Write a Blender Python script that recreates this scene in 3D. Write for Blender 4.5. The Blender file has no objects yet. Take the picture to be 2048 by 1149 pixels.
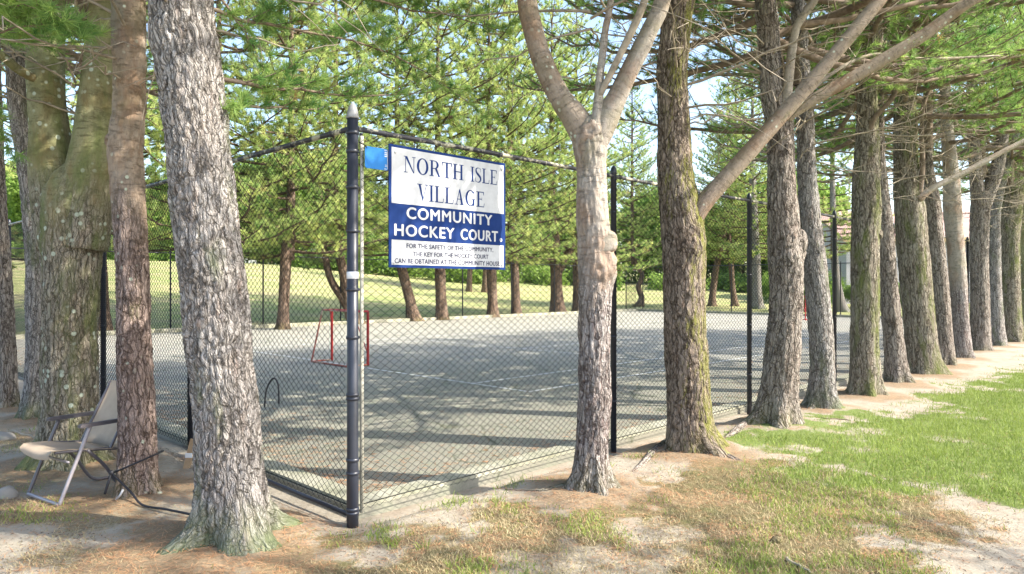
import bpy, math, random
import numpy as np
from mathutils import Vector, Matrix
S = bpy.context.scene
COL = S.collection
R = math.radians
random.seed(4)

# ------------------------------------------------------------ camera, sky, sun, exposure
F = 1408.0; HY = 570.0; EYE = 1.77            # measured: focal length and horizon of the photo in its pixels
cam_d = bpy.data.cameras.new('camera'); cam = bpy.data.objects.new('camera', cam_d); COL.objects.link(cam)
cam.location = (0, 0, EYE); cam.rotation_euler = (R(90), 0, 0)
cam_d.sensor_width = 36; cam_d.lens = F / 2048 * 36
cam_d.shift_y = -(574.5 - HY) / 2048
cam_d.clip_start = .05; cam_d.clip_end = 3000
S.camera = cam
SUN_EL, SUN_AZ = R(41), R(103)
W = bpy.data.worlds.new('World'); S.world = W; W.use_nodes = True
nt = W.node_tree
sky = nt.nodes.new('ShaderNodeTexSky'); sky.sky_type = 'NISHITA'; sky.sun_disc = False
sky.sun_elevation = SUN_EL; sky.sun_rotation = SUN_AZ; sky.air_density = 1.0; sky.dust_density = 2.2; sky.ozone_density = 1.0
nt.links.new(sky.outputs[0], nt.nodes['Background'].inputs[0]); nt.nodes['Background'].inputs[1].default_value = .15
sd = bpy.data.lights.new('sun', 'SUN'); sd.energy = 3.3; sd.angle = R(.55); sd.color = (1, .93, .82)
so = bpy.data.objects.new('sun', sd); COL.objects.link(so)
sv = Vector((math.sin(SUN_AZ) * math.cos(SUN_EL), math.cos(SUN_AZ) * math.cos(SUN_EL), math.sin(SUN_EL)))
so.rotation_euler = sv.to_track_quat('Z', 'Y').to_euler(); so.location = (20, -5, 30)
S.view_settings.view_transform = 'Standard'; S.view_settings.look = 'None'
S.view_settings.exposure = 1.75; S.view_settings.gamma = 1
S.cycles.max_bounces = 6; S.cycles.transparent_max_bounces = 6
S.cycles.use_denoising = True

# ------------------------------------------------------------ geometry of the place
C0 = np.array([-1.2, 5.3]); DR = np.array([.7017, .7125]); DL = np.array([-.7123, .7019])
def RL(r, l): p = C0 + DR * r + DL * l; return float(p[0]), float(p[1])
def toRL(x, y):
    dx = x - C0[0]; dy = y - C0[1]
    return dx * DR[0] + dy * DR[1], dx * DL[0] + dy * DL[1]
CW, CL = 22.9, 37.0
def PX(px, py, Y): return np.array([(px - 1024) / F * Y, Y, EYE - (py - HY) / F * Y])

def hash2(ix, iy, s=0):
    h = (ix.astype(np.int64) * 374761393 + iy.astype(np.int64) * 668265263 + s * 1442695041) & 0x7fffffff
    h = ((h ^ (h >> 13)) * 1274126177) & 0x7fffffff
    return ((h ^ (h >> 16)) & 0xffff) / 65535.0
def vn(x, y, s=0):
    x = np.asarray(x, float); y = np.asarray(y, float)
    ix = np.floor(x); iy = np.floor(y); fx = x - ix; fy = y - iy
    fx = fx * fx * (3 - 2 * fx); fy = fy * fy * (3 - 2 * fy)
    a = hash2(ix, iy, s); b = hash2(ix + 1, iy, s); c = hash2(ix, iy + 1, s); d = hash2(ix + 1, iy + 1, s)
    return (a * (1 - fx) + b * fx) * (1 - fy) + (c * (1 - fx) + d * fx) * fy
def fbm(x, y, s=0, o=4):
    t = 0; a = .5
    for i in range(o): t = t + a * vn(np.asarray(x) * 2 ** i + 17 * i, np.asarray(y) * 2 ** i - 9 * i, s + i); a *= .5
    return t / (1 - .5 ** o)
def cell(u, v, s=0):                                     # F2-F1 of jittered cells: bark plates
    iu = np.floor(u); iv = np.floor(v); f1 = np.full(np.shape(u), 9.); f2 = f1.copy()
    for a in (-1, 0, 1):
        for b in (-1, 0, 1):
            cx = iu + a + hash2(iu + a, iv + b, s); cy = iv + b + hash2(iu + a, iv + b, s + 7)
            d = np.hypot(cx - u, cy - v); m = d < f1
            f2 = np.where(m, f1, np.minimum(f2, d)); f1 = np.where(m, d, f1)
    return f2 - f1
def ss(a, b, x): t = np.clip((np.asarray(x, float) - a) / (b - a), 0, 1); return t * t * (3 - 2 * t)

ROOTS = []                                               # (x, y, radius) of trunks, for the ground around them
def gz(x, y):
    x = np.asarray(x, float); y = np.asarray(y, float)
    r, l = toRL(x, y)
    d = np.maximum(np.maximum(l - CW - 1.5, r - CL - 2), 0) * ss(12, 20, y)
    q = x / np.maximum(np.abs(y), 5)
    H = 4.3 - 1.0 * ss(-.4, 0, q) - 2.9 * ss(.1, .46, q)
    z = H * ss(0, 52, d) + .02 * np.clip(d - 52, 0, 300) * 1.2
    near = 1 - ss(30, 60, np.hypot(x, y))
    z = z + near * (.05 * (fbm(x * .8, y * .8, 3) - .5) + .018 * (fbm(x * 4, y * 4, 5) - .5))
    out = (r > -.2) & (l > -.2) & (r < CL + .2) & (l < CW + .2)
    z = np.where(out, -.06, z)
    return z
def gz1(x, y): return float(gz(np.array([x]), np.array([y]))[0])

# ------------------------------------------------------------ object helpers
def tag(o, label=None, cat=None, group=None, kind=None):
    if label: o['label'] = label
    if cat: o['category'] = cat
    if group: o['group'] = group
    if kind: o['kind'] = kind
    return o
def empty(name, loc, label, cat, group=None, rz=0):
    o = bpy.data.objects.new(name, None); COL.objects.link(o); o.location = loc; o.rotation_euler.z = rz
    o.empty_display_size = .2
    return tag(o, label, cat, group)
def make_mesh(name, V, polys, mat, attrs=None, smooth=True):
    me = bpy.data.meshes.new(name); V = np.asarray(V, np.float32)
    polys = [np.asarray(p, np.int32) for p in polys if len(p)]
    nl = sum(p.size for p in polys); npoly = sum(len(p) for p in polys)
    me.vertices.add(len(V)); me.vertices.foreach_set('co', V.ravel())
    me.loops.add(nl); me.loops.foreach_set('vertex_index', np.concatenate([p.ravel() for p in polys]))
    me.polygons.add(npoly)
    tot = np.concatenate([np.full(len(p), p.shape[1], np.int32) for p in polys])
    st = np.concatenate([[0], np.cumsum(tot)[:-1]]).astype(np.int32)
    me.polygons.foreach_set('loop_start', st)
    me.polygons.foreach_set('use_smooth', np.full(npoly, smooth, bool))
    for k, a in (attrs or {}).items():
        a = np.asarray(a, np.float32)
        if a.ndim == 1: at = me.attributes.new(k, 'FLOAT', 'POINT'); at.data.foreach_set('value', a)
        else: at = me.attributes.new(k, 'FLOAT_VECTOR', 'POINT'); at.data.foreach_set('vector', a.ravel())
    if mat: me.materials.append(mat)
    me.update(calc_edges=True); me.validate()
    return me
def link(name, me, parent=None, loc=None):
    o = bpy.data.objects.new(name, me); COL.objects.link(o)
    if loc is not None: o.location = loc
    if parent: o.parent = parent
    return o
class MB:                                                # collects pieces of ONE mesh
    def __init__(s): s.v = []; s.p = {}; s.n = 0; s.a = []
    def add(s, V, polys, bc=None):
        V = np.asarray(V, float)
        for p in polys:
            p = np.asarray(p)
            if len(p): s.p.setdefault(p.shape[1], []).append(p + s.n)
        s.v.append(V); s.n += len(V); s.a.append(bc if bc is not None else V)
    def box(s, c, h, ax=None, bev=0):
        c = np.array(c, float); ax = np.eye(3) if ax is None else np.array(ax, float)
        k = np.array([[-1,-1,-1],[1,-1,-1],[1,1,-1],[-1,1,-1],[-1,-1,1],[1,-1,1],[1,1,1],[-1,1,1]], float)
        V = c + (k * np.array(h)) @ ax
        s.add(V, [[[0,3,2,1],[4,5,6,7],[0,1,5,4],[1,2,6,5],[2,3,7,6],[3,0,4,7]]])
    def tube(s, P, Rr, seg=8, cap=True, disp=None, off=0, zo=0):
        V, Q, bc = tube(P, Rr, seg, disp, off); bc = bc + np.array([0, 0, zo])
        s.add(V, [Q], bc)
        if cap:
            n = len(P); s.p.setdefault(seg, []).append(np.array([list(range(seg))[::-1], [(n - 1) * seg + i for i in range(seg)]]) + s.n - len(V))
    def lathe(s, c, prof, seg=16):                       # prof: (r, z) up the z axis
        P = [[c[0], c[1], c[2] + z] for r, z in prof]
        th = np.arange(seg) / seg * 2 * np.pi
        V = np.array([[c[0] + r * math.cos(t), c[1] + r * math.sin(t), c[2] + z] for r, z in prof for t in th])
        n = len(prof); Q = grid_faces(n, seg)
        s.add(V, [Q, [list(range(seg))[::-1], [(n - 1) * seg + i for i in range(seg)]]])
    def mesh(s, name, mat, smooth=True, attrs=None):
        a = {'bc': np.concatenate(s.a)}
        if attrs: a.update(attrs)
        return make_mesh(name, np.concatenate(s.v), [np.concatenate(x) for x in s.p.values()], mat, a, smooth)
    def obj(s, name, mat, parent=None, smooth=True, loc=None): return link(name, s.mesh(name, mat, smooth), parent, loc)
def grid_faces(n, seg):
    i = np.arange(n - 1)[:, None] * seg; j = np.arange(seg)[None]; k = (j + 1) % seg
    return np.stack([i + j, i + k, i + seg + k, i + seg + j], -1).reshape(-1, 4)
def tube(P, Rr, seg, disp=None, off=0):
    P = np.asarray(P, float); n = len(P); Rr = np.broadcast_to(np.asarray(Rr, float), (n,))
    T = np.gradient(P, axis=0); T /= np.linalg.norm(T, axis=1)[:, None] + 1e-12
    N = np.zeros((n, 3)); a = np.array([1., 0, 0]) if abs(T[0][0]) < .85 else np.array([0, 0, 1.])
    for i in range(n):
        a = a - T[i] * a.dot(T[i]); a /= np.linalg.norm(a) + 1e-12; N[i] = a
    B = np.cross(T, N); th = np.arange(seg) / seg * 2 * np.pi
    s = np.concatenate([[0], np.cumsum(np.linalg.norm(np.diff(P, axis=0), axis=1))])
    RR = np.repeat(Rr[:, None], seg, 1)
    if disp is not None: RR = disp(th[None, :], s[:, None], RR)
    V = P[:, None] + RR[..., None] * (np.cos(th)[None, :, None] * N[:, None] + np.sin(th)[None, :, None] * B[:, None])
    rm = np.maximum(Rr, .02)[:, None]
    bc = np.stack([np.cos(th)[None] * rm + off, np.sin(th)[None] * rm + off * .7, np.repeat(s[:, None], seg, 1)], -1)
    return V.reshape(-1, 3), grid_faces(n, seg), bc.reshape(-1, 3)
def smooth_path(K, step):                                # K rows: x,y,z,r  -> dense Catmull-Rom
    K = np.asarray(K, float); E = np.vstack([2 * K[0] - K[1], K, 2 * K[-1] - K[-2]]); out = []
    for i in range(1, len(E) - 2):
        m = max(2, int(np.linalg.norm(E[i + 1][:3] - E[i][:3]) / step)); t = np.linspace(0, 1, m, endpoint=False)[:, None]
        p0, p1, p2, p3 = E[i - 1], E[i], E[i + 1], E[i + 2]
        out.append(.5 * (2 * p1 + (p2 - p0) * t + (2 * p0 - 5 * p1 + 4 * p2 - p3) * t ** 2 + (3 * p1 - p0 - 3 * p2 + p3) * t ** 3))
    out.append(K[-1:]); return np.vstack(out)

# ------------------------------------------------------------ materials
class M:
    def __init__(s, name, rough=.8, spec=.3):
        s.m = bpy.data.materials.new(name); s.m.use_nodes = True; s.t = s.m.node_tree
        s.b = s.t.nodes['Principled BSDF']; s.b.inputs['Roughness'].default_value = rough
        s.b.inputs['Specular IOR Level'].default_value = spec
    def n(s, k, ins=None, **kw):
        d = s.t.nodes.new(k)
        for a, v in kw.items(): setattr(d, a, v)
        for a, v in (ins or {}).items():
            if hasattr(v, 'links') or isinstance(v, bpy.types.NodeSocket): s.t.links.new(v, d.inputs[a])
            else: d.inputs[a].default_value = v
        return d
    def attr(s, nm, out='Vector'): return s.n('ShaderNodeAttribute', attribute_name=nm).outputs[out]
    def co(s): return s.n('ShaderNodeTexCoord').outputs['Object']
    def map(s, v, sc): return s.n('ShaderNodeMapping', {'Vector': v, 'Scale': sc}).outputs[0]
    def noise(s, v, sc, det=4, rough=.6, dist=0): return s.n('ShaderNodeTexNoise', {'Vector': v, 'Scale': sc, 'Detail': det, 'Roughness': rough, 'Distortion': dist}).outputs[0]
    def ramp(s, f, a, b, c0=0, c1=1): return s.n('ShaderNodeMapRange', {'Value': f, 'From Min': a, 'From Max': b, 'To Min': c0, 'To Max': c1}).outputs[0]
    def mix(s, f, a, b, mode='MIX'):
        d = s.t.nodes.new('ShaderNodeMix'); d.data_type = 'RGBA'; d.blend_type = mode
        for i, v in ((0, f), (6, a), (7, b)):
            if isinstance(v, bpy.types.NodeSocket): s.t.links.new(v, d.inputs[i])
            else: d.inputs[i].default_value = v if i == 0 else (tuple(v) + (1,))[:4]
        return d.outputs[2]
    def math(s, op, a, b=0.):
        d = s.n('ShaderNodeMath', operation=op)
        for i, v in ((0, a), (1, b)):
            if isinstance(v, bpy.types.NodeSocket): s.t.links.new(v, d.inputs[i])
            else: d.inputs[i].default_value = v
        return d.outputs[0]
    def col(s, c):
        if isinstance(c, bpy.types.NodeSocket): s.t.links.new(c, s.b.inputs['Base Color'])
        else: s.b.inputs['Base Color'].default_value = tuple(c) + (1,)
        return s
    def bump(s, h, st=.5, dist=.02):
        d = s.n('ShaderNodeBump', {'Height': h, 'Strength': st, 'Distance': dist}); s.t.links.new(d.outputs[0], s.b.inputs['Normal']); return s

def bark(name, base, dark, moss=(.20, .23, .05), moss_lo=.62, plate=16., smooth_from=99., lichen=.0, smooth_col=(.42, .38, .30), warm=(.25, .14, .09), mdir=0., low_amt=.35):
    m = M(name, .97, .04); v = m.attr('bc')
    wob = m.n('ShaderNodeVectorMath', {0: m.map(v, (1, 1, .145)), 1: m.n('ShaderNodeVectorMath', {0: m.n('ShaderNodeTexNoise', {'Vector': v, 'Scale': 9., 'Detail': 3.}).outputs['Color'], 1: (.075, .075, .075)}, operation='MULTIPLY').outputs[0]}, operation='ADD').outputs[0]
    e = m.n('ShaderNodeTexVoronoi', {'Vector': wob, 'Scale': plate}, feature='DISTANCE_TO_EDGE').outputs['Distance']
    e2 = m.n('ShaderNodeTexVoronoi', {'Vector': wob, 'Scale': plate * 2.3}, feature='DISTANCE_TO_EDGE').outputs['Distance']
    crack = m.ramp(m.math('ADD', e, m.math('MULTIPLY', m.noise(m.map(v, (1, 1, .3)), 40, 3), .06)), .03, .13); crack2 = m.ramp(e2, 0, .12)
    big = m.noise(m.map(v, (1, 1, .5)), 3.2, 4); fine = m.noise(m.map(v, (1, 1, .28)), 60, 5, .75)
    c = m.mix(m.ramp(big, .35, .65), base, tuple(b * w for b, w in zip(base, (.72, .66, .62))))
    c = m.mix(m.ramp(m.noise(m.map(v, (1, 1, .35)), 12, 3), .55, .75, 0, .5), c, warm)
    c = m.mix(m.ramp(fine, .38, .68, 0, .7), c, tuple(min(1, b * 1.45) for b in base))
    c = m.mix(m.math('MULTIPLY', m.math('SUBTRACT', 1., crack), .85), c, dark)
    c = m.mix(m.math('MULTIPLY', m.math('SUBTRACT', 1., crack2), .4), c, dark)
    wob3 = m.n('ShaderNodeVectorMath', {0: m.map(v, (1, 1, .085)), 1: m.n('ShaderNodeVectorMath', {0: m.n('ShaderNodeTexNoise', {'Vector': v, 'Scale': 6., 'Detail': 5.}).outputs['Color'], 1: (.13, .13, .1)}, operation='MULTIPLY').outputs[0]}, operation='ADD').outputs[0]
    e3 = m.n('ShaderNodeTexVoronoi', {'Vector': wob3, 'Scale': plate * .55}, feature='DISTANCE_TO_EDGE').outputs['Distance']; fis = m.ramp(e3, .0, .10); c = m.mix(m.math('MULTIPLY', m.math('SUBTRACT', 1., fis), .68), c, tuple(d * .6 for d in dark))
    flake = m.ramp(m.noise(m.map(v, (1, 1, .5)), 26, 5, .7), .58, .66, 0, .55); c = m.mix(m.math('MULTIPLY', flake, crack), c, tuple(min(1, b * 1.6) for b in base))
    z = m.n('ShaderNodeSeparateXYZ', {0: v}).outputs[2]
    if smooth_from < 50:
        sm = m.ramp(m.math('ADD', z, m.math('MULTIPLY', m.math('SUBTRACT', big, .5), 1.6)), smooth_from - .35, smooth_from + .35)
        lent = m.ramp(m.noise(m.map(v, (1, 1, 5)), 8, 5, .7), .54, .64, 0, .8)
        sc = m.mix(lent, smooth_col, tuple(b * .55 for b in smooth_col)); sc = m.mix(m.ramp(big, .5, .62, 0, .8), sc, tuple(b * w for b, w in zip(smooth_col, (.78, .62, .52)))); sc = m.mix(m.ramp(fine, .5, .75, 0, .5), sc, tuple(min(1, b * 1.45) for b in smooth_col)); sc = m.mix(m.ramp(m.noise(m.map(v, (1, 1, .7)), 14, 6, .75), .52, .66, 0, .75), sc, tuple(b * .5 for b in smooth_col)); sc = m.mix(m.ramp(m.noise(v, 2.2, 4), .52, .64, 0, .6), sc, tuple(b * w for b, w in zip(smooth_col, (.62, .64, .52))))
        c = m.mix(sm, c, sc)
    mn = m.noise(m.map(v, (1, 1, .3)), 5., 6, .65)
    if mdir: mn = m.math('ADD', mn, m.math('MULTIPLY', m.n('ShaderNodeSeparateXYZ', {0: m.n('ShaderNodeNewGeometry').outputs['True Normal']}).outputs[0], mdir))
    c = m.mix(m.ramp(mn, moss_lo - .08, moss_lo + .1, 0, .9), c, m.mix(m.ramp(fine, .3, .7), moss, tuple(b * .55 for b in moss)))
    low = m.ramp(m.math('ADD', z, m.math('MULTIPLY', m.noise(v, 4, 3), .5)), .42, .80, low_amt, 0)
    c = m.mix(m.math('MULTIPLY', low, m.ramp(m.noise(m.map(v, (1, 1, .3)), 9, 3), .34, .52)), c, tuple(b * .7 for b in moss))
    if lichen > 0:
        l = m.ramp(m.n('ShaderNodeTexVoronoi', {'Vector': v, 'Scale': 11.}).outputs['Distance'], .10 + lichen * .1, .16 + lichen * .14, 1, 0)
        l = m.math('MULTIPLY', l, m.ramp(m.noise(v, 2.5, 2), .48, .6))
        c = m.mix(l, c, (.52, .57, .46))
    m.col(c)
    h = m.math('ADD', m.math('ADD', m.math('MULTIPLY', m.ramp(e, 0, .14), .55), m.math('MULTIPLY', fis, .9)), m.math('ADD', m.math('MULTIPLY', crack2, .35), m.math('MULTIPLY', fine, .9)))
    if smooth_from < 50: h = m.math('ADD', m.math('MULTIPLY', h, m.math('SUBTRACT', 1.12, sm)), m.math('ADD', m.math('MULTIPLY', lent, -.35), m.math('MULTIPLY', m.noise(m.map(v, (1, 1, .7)), 16, 6, .75), .7)))
    m.bump(h, .85, .018)
    return m.m
BARK = {
 'grey': bark('bark_grey', (.39, .37, .35), (.085, .075, .065), moss_lo=.64, plate=31, low_amt=1., moss=(.19, .225, .115)),
 'pink': bark('bark_pink', (.34, .27, .24), (.08, .055, .045), moss_lo=.70, plate=27, smooth_from=2.55, smooth_col=(.31, .255, .20), lichen=.3),
 'pale': bark('bark_pale', (.39, .36, .34), (.085, .06, .055), moss_lo=.78, plate=27, smooth_from=2.0, smooth_col=(.36, .32, .275), warm=(.33, .15, .12)),
 'moss': bark('bark_moss', (.30, .25, .205), (.055, .04, .03), low_amt=.35, moss=(.235, .24, .06), moss_lo=.57, plate=24, mdir=.14),
 'green': bark('bark_greenish', (.33, .30, .245), (.07, .055, .04), moss=(.19, .22, .07), moss_lo=.56, plate=24, mdir=.05),
 'lich': bark('bark_lichen', (.33, .30, .24), (.08, .07, .05), moss=(.21, .24, .10), moss_lo=.56, plate=27, smooth_from=2.7, smooth_col=(.27, .26, .15), lichen=.9),
 'brown': bark('bark_brown', (.34, .305, .27), (.065, .05, .04), moss_lo=.74, plate=24),
 'dark': bark('bark_dark', (.24, .18, .14), (.06, .04, .03), moss_lo=.80, plate=14),
}
def twig_mat(name, c):
    m = M(name, .9, .1); v = m.attr('bc'); m.col(m.mix(m.ramp(m.noise(v, 9, 3), .35, .65), c, tuple(x * .5 for x in c))); return m.m
TWIG = twig_mat('twig_bark', (.27, .21, .16)); DEAD = twig_mat('dead_twig', (.42, .36, .28)); DTWIG = twig_mat('far_twig_bark', (.15, .11, .08))
def leaf_mat(name, a, b, old, trans=.4):
    m = M(name, .6, .25); r = m.attr('rnd', 'Fac')
    c = m.mix(m.ramp(r, .0, .85), a, b); c = m.mix(m.ramp(r, .95, 1.0), c, old); m.col(c)
    t = m.n('ShaderNodeBsdfTranslucent', {'Color': c}); mx = m.n('ShaderNodeMixShader', {0: trans, 1: m.b.outputs[0], 2: t.outputs[0]})
    m.t.links.new(mx.outputs[0], m.t.nodes['Material Output'].inputs[0]); return m.m
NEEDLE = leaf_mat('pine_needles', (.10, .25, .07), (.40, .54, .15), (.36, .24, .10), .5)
NEEDLE_FAR = leaf_mat('pine_needles_far', (.16, .31, .08), (.66, .71, .26), (.36, .28, .12), .5)  # colour range holds painted shade green to sunlit yellow-green, mixed per tuft
LEAF = leaf_mat('broad_leaves', (.13, .24, .045), (.30, .42, .10), (.22, .25, .07), .5)
BUSH = leaf_mat('bush_leaves', (.13, .24, .03), (.26, .40, .06), (.3, .3, .1))
def paint(name, c, rough=.5, spec=.4, wear=None, sc=14, lo=.6):
    m = M(name, rough, spec); v = m.co(); n = m.noise(v, sc, 4)
    cc = m.mix(m.ramp(n, .3, .7, 0, .5), c, tuple(x * .7 for x in c))
    if wear: cc = m.mix(m.ramp(m.noise(v, sc * .4, 5, .7), lo, lo + .08), cc, wear)
    m.col(cc); m.bump(n, .15, .002); return m.m
BLACK = paint('black_enamel', (.022, .026, .04), .38, .6, (.10, .10, .11), 9, .66)
RAILM = paint('weathered_rail', (.035, .035, .045), .5, .5, (.42, .40, .29), 16, .50)
WIRE = paint('vinyl_wire', (.008, .011, .013), .55, .25)
PALEBAR = paint('pale_tension_bar', (.46, .45, .38), .6, .4, (.25, .24, .2), 10)
STEEL = paint('grey_steel', (.42, .43, .45), .35, .8)
WHITE = paint('sign_white', (.58, .59, .60), .7, .15); NAVY = paint('sign_navy', (.010, .035, .15), .7, .12); INK = paint('sign_ink', (.02, .025, .07), .4, .4)
SKYBLUE = paint('placard_blue', (.035, .19, .50), .7, .12); TAPE = paint('white_tape', (.8, .82, .85), .5, .4)
RED = paint('red_pipe', (.42, .02, .02), .45, .5, (.35, .2, .13), 8, .62)
RUSTY = paint('faded_red_pipe', (.38, .12, .09), .6, .3, (.45, .33, .25), 9, .5)
FABRIC = M('beige_fabric', .9, .1)
w_ = FABRIC.n('ShaderNodeTexWave', {'Vector': FABRIC.co(), 'Scale': 60., 'Distortion': 1.}).outputs[1]
FABRIC.col(FABRIC.mix(FABRIC.ramp(FABRIC.noise(FABRIC.co(), 8, 3), .3, .7), (.44, .35, .26), (.36, .29, .22))); FABRIC.bump(w_, .2, .002); FABRIC = FABRIC.m
CHAIRM = paint('chair_tube', (.10, .09, .10), .4, .6); CHAIRL = paint('chair_tube_grey', (.27, .25, .27), .4, .6)
CORD = paint('black_cord', (.015, .015, .02), .6, .4); WOOD = paint('raw_wood', (.42, .30, .19), .8, .2); 
STONE = paint('pale_stone', (.29, .27, .24), .9, .2, (.30, .32, .2), 9)

# ------------------------------------------------------------ ground
def inpoly(x, y, P):
    c = np.zeros(np.shape(x), bool); j = len(P) - 1
    for i in range(len(P)):
        xi, yi = P[i]; xj, yj = P[j]
        with np.errstate(divide='ignore', invalid='ignore'):
            c ^= ((yi > y) != (yj > y)) & (x < (xj - xi) * (y - yi) / (yj - yi + 1e-12) + xi)
        j = i
    return c
def sdpoly(x, y, P):                                     # signed distance, + inside
    d = np.full(np.shape(x), 1e9)
    for i in range(len(P)):
        ax, ay = P[i]; bx, by = P[(i + 1) % len(P)]; ex, ey = bx - ax, by - ay
        t = np.clip(((x - ax) * ex + (y - ay) * ey) / (ex * ex + ey * ey), 0, 1)
        d = np.minimum(d, np.hypot(x - ax - t * ex, y - ay - t * ey))
    return np.where(inpoly(x, y, P), d, -d)
GREEN = [(2.7, 8.3), (2.4, 7.6), (2.9, 6.7), (3.45, 5.95), (4.2, 5.45), (9, 5.0), (40, 3.6), (60, 38), (33, 38), (14.2, 18.2), (11.3, 15.3), (10.0, 13.9), (7.6, 11.7), (5.7, 10.0), (4.0, 8.9)]
DRY = [(-1.9, 3), (-1.6, 4.75), (-.95, 4.85), (-.5, 5.25), (.2, 5.35), (.7, 5.55), (1.3, 6.2), (2.0, 6.9), (2.6, 7.5), (3.2, 7.3), (4.0, 5.9), (3.75, 5.4), (3.0, 4.6), (2.6, 4.1), (2.3, 3)]
LEFT = [(-30, 1), (-30, 20), (-9, 12), (-6, 8.6), (-3.2, 6.2), (-2.3, 5.2), (-1.6, 4.6), (-1.2, 3.5), (-1, 1)]
def masks(x, y):
    r, l = toRL(x, y); n1 = fbm(x * 1.1, y * 1.1, 11); n2 = fbm(x * 3.5, y * 3.5, 21); n3 = fbm(x * .45, y * .45, 31)
    n4 = fbm(x * 9, y * 9, 61, 3); g = ss(-.45, .5, sdpoly(x, y, GREEN) + (n1 - .5) * 1.5 + (n2 - .5) * 1.3 + (n4 - .5) * .9)
    patch = ss(.84, .52, fbm(x * 1.6 + 4, y * 1.6, 77)); g = g * (.35 + .65 * patch)
    d = ss(-.25, .3, sdpoly(x, y, DRY) + (n1 - .5) * 1.0 + (n2 - .5) * .9 + (n4 - .5) * .6) * (.4 + .6 * ss(.33, .5, n2 * .5 + n1 * .5)) * (1 - g)
    lf = ss(-.2, .4, sdpoly(x, y, LEFT) + (n1 - .5) * .8)
    d = np.maximum(d, lf * ss(.44, .62, n1) * .55)
    nd = lf * ss(.46, .62, fbm(x * 1.6, y * 1.6, 41) + (n4 - .5) * .3) * .75
    for (tx, ty, tr) in ROOTS:
        dd = np.hypot(x - tx, (y - ty)) + (n2 - .5) * .7
        nd = np.maximum(nd, (1 - ss(tr + .1, tr + .9, dd)) * .7)
    nd = np.maximum(nd, d * ss(.47, .60, fbm(x * 2.4, y * 2.4, 51) + (n4 - .5) * .3) * .9) * (1 - g)
    far = np.maximum(ss(.3, 1.6, np.maximum(l - CW, r - CL) + (n1 - .5)), ss(16, 26, -np.minimum(r, l) * 1.0))
    far = np.where((y > 14) | (np.hypot(x, y) > 26), far, 0)
    return g, d, nd, far
GM = M('ground_soil', .95, .1)
def build_ground():
    def axis(lo, hi, step, lim, gr=1.16):
        a = list(np.arange(lo, hi, step)); s = step
        while a[-1] < lim: s *= gr; a.append(a[-1] + s)
        s = step; b = []
        x = lo
        while x > -lim: s *= gr; x -= s; b.append(x)
        return np.array(b[::-1] + a)
    xs = axis(-9, 14, .065, 900); ys = axis(2.6, 19, .065, 900)
    X, Y = np.meshgrid(xs, ys); x = X.ravel(); y = Y.ravel(); z = gz(x, y)
    g, d, nd, far = masks(x, y)
    for (tx, ty, tr) in ROOTS: z = z + .06 * np.exp(-((x - tx) ** 2 + (y - ty) ** 2) / (2 * (tr + .18) ** 2))
    nx, ny = len(xs), len(ys); i = (np.arange(ny - 1)[:, None] * nx + np.arange(nx - 1)[None]).ravel()
    Q = np.stack([i, i + 1, i + nx + 1, i + nx], -1)
    m = GM; v = m.co(); G = m.attr('g', 'Fac'); D = m.attr('d', 'Fac'); N = m.attr('nd', 'Fac'); FR = m.attr('far', 'Fac')
    n_f = m.noise(v, 38, 6, .7); n_m = m.noise(v, 5, 5, .6); n_l = m.noise(v, .9, 4); spk = m.n('ShaderNodeTexVoronoi', {'Vector': v, 'Scale': 45.}).outputs['Distance']
    sand = m.mix(m.ramp(n_m, .3, .7), (.385, .345, .275), (.27, .24, .185))
    sand = m.mix(m.ramp(n_f, .35, .7, 0, .6), sand, (.47, .42, .35)); sand = m.mix(m.ramp(m.noise(v, 1.7, 6, .7), .5, .68, 0, .7), sand, (.27, .21, .16)); sand = m.mix(m.ramp(spk, .0, .16, .55, 0), sand, (.16, .11, .08))
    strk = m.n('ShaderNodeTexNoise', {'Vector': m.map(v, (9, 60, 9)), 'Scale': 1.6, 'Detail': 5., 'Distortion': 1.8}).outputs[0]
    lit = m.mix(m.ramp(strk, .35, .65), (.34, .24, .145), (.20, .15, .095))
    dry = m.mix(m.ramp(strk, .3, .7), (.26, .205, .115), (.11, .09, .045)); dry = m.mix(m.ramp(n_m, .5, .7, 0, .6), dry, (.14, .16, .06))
    grn = m.mix(m.ramp(n_f, .3, .7), (.11, .16, .045), (.20, .24, .08)); 
    lawn = m.mix(m.ramp(n_l, .35, .65), (.24, .30, .10), (.42, .38, .19)); lawn = m.mix(m.ramp(m.noise(m.map(v, (.05, .35, 1)), 1.2, 3), .45, .65, 0, .7), lawn, (.48, .39, .23))
    lawn = m.mix(m.ramp(n_f, .3, .8, 0, .3), lawn, (.16, .24, .06))
    hb = m.math('SUBTRACT', n_f, .5)
    def fz(a, k=.9): return m.ramp(m.math('ADD', a, m.math('MULTIPLY', hb, k)), .35, .65)
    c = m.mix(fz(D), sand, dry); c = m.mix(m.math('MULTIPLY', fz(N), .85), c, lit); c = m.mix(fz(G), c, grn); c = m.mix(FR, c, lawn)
    m.col(c); m.bump(m.math('ADD', n_f, m.math('MULTIPLY', strk, .8)), .7, .02)
    o = link('ground', make_mesh('ground', np.stack([x, y, z], -1), [Q], m.m, {'g': g, 'd': d, 'nd': nd, 'far': far})); tag(o, kind='structure')
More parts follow.
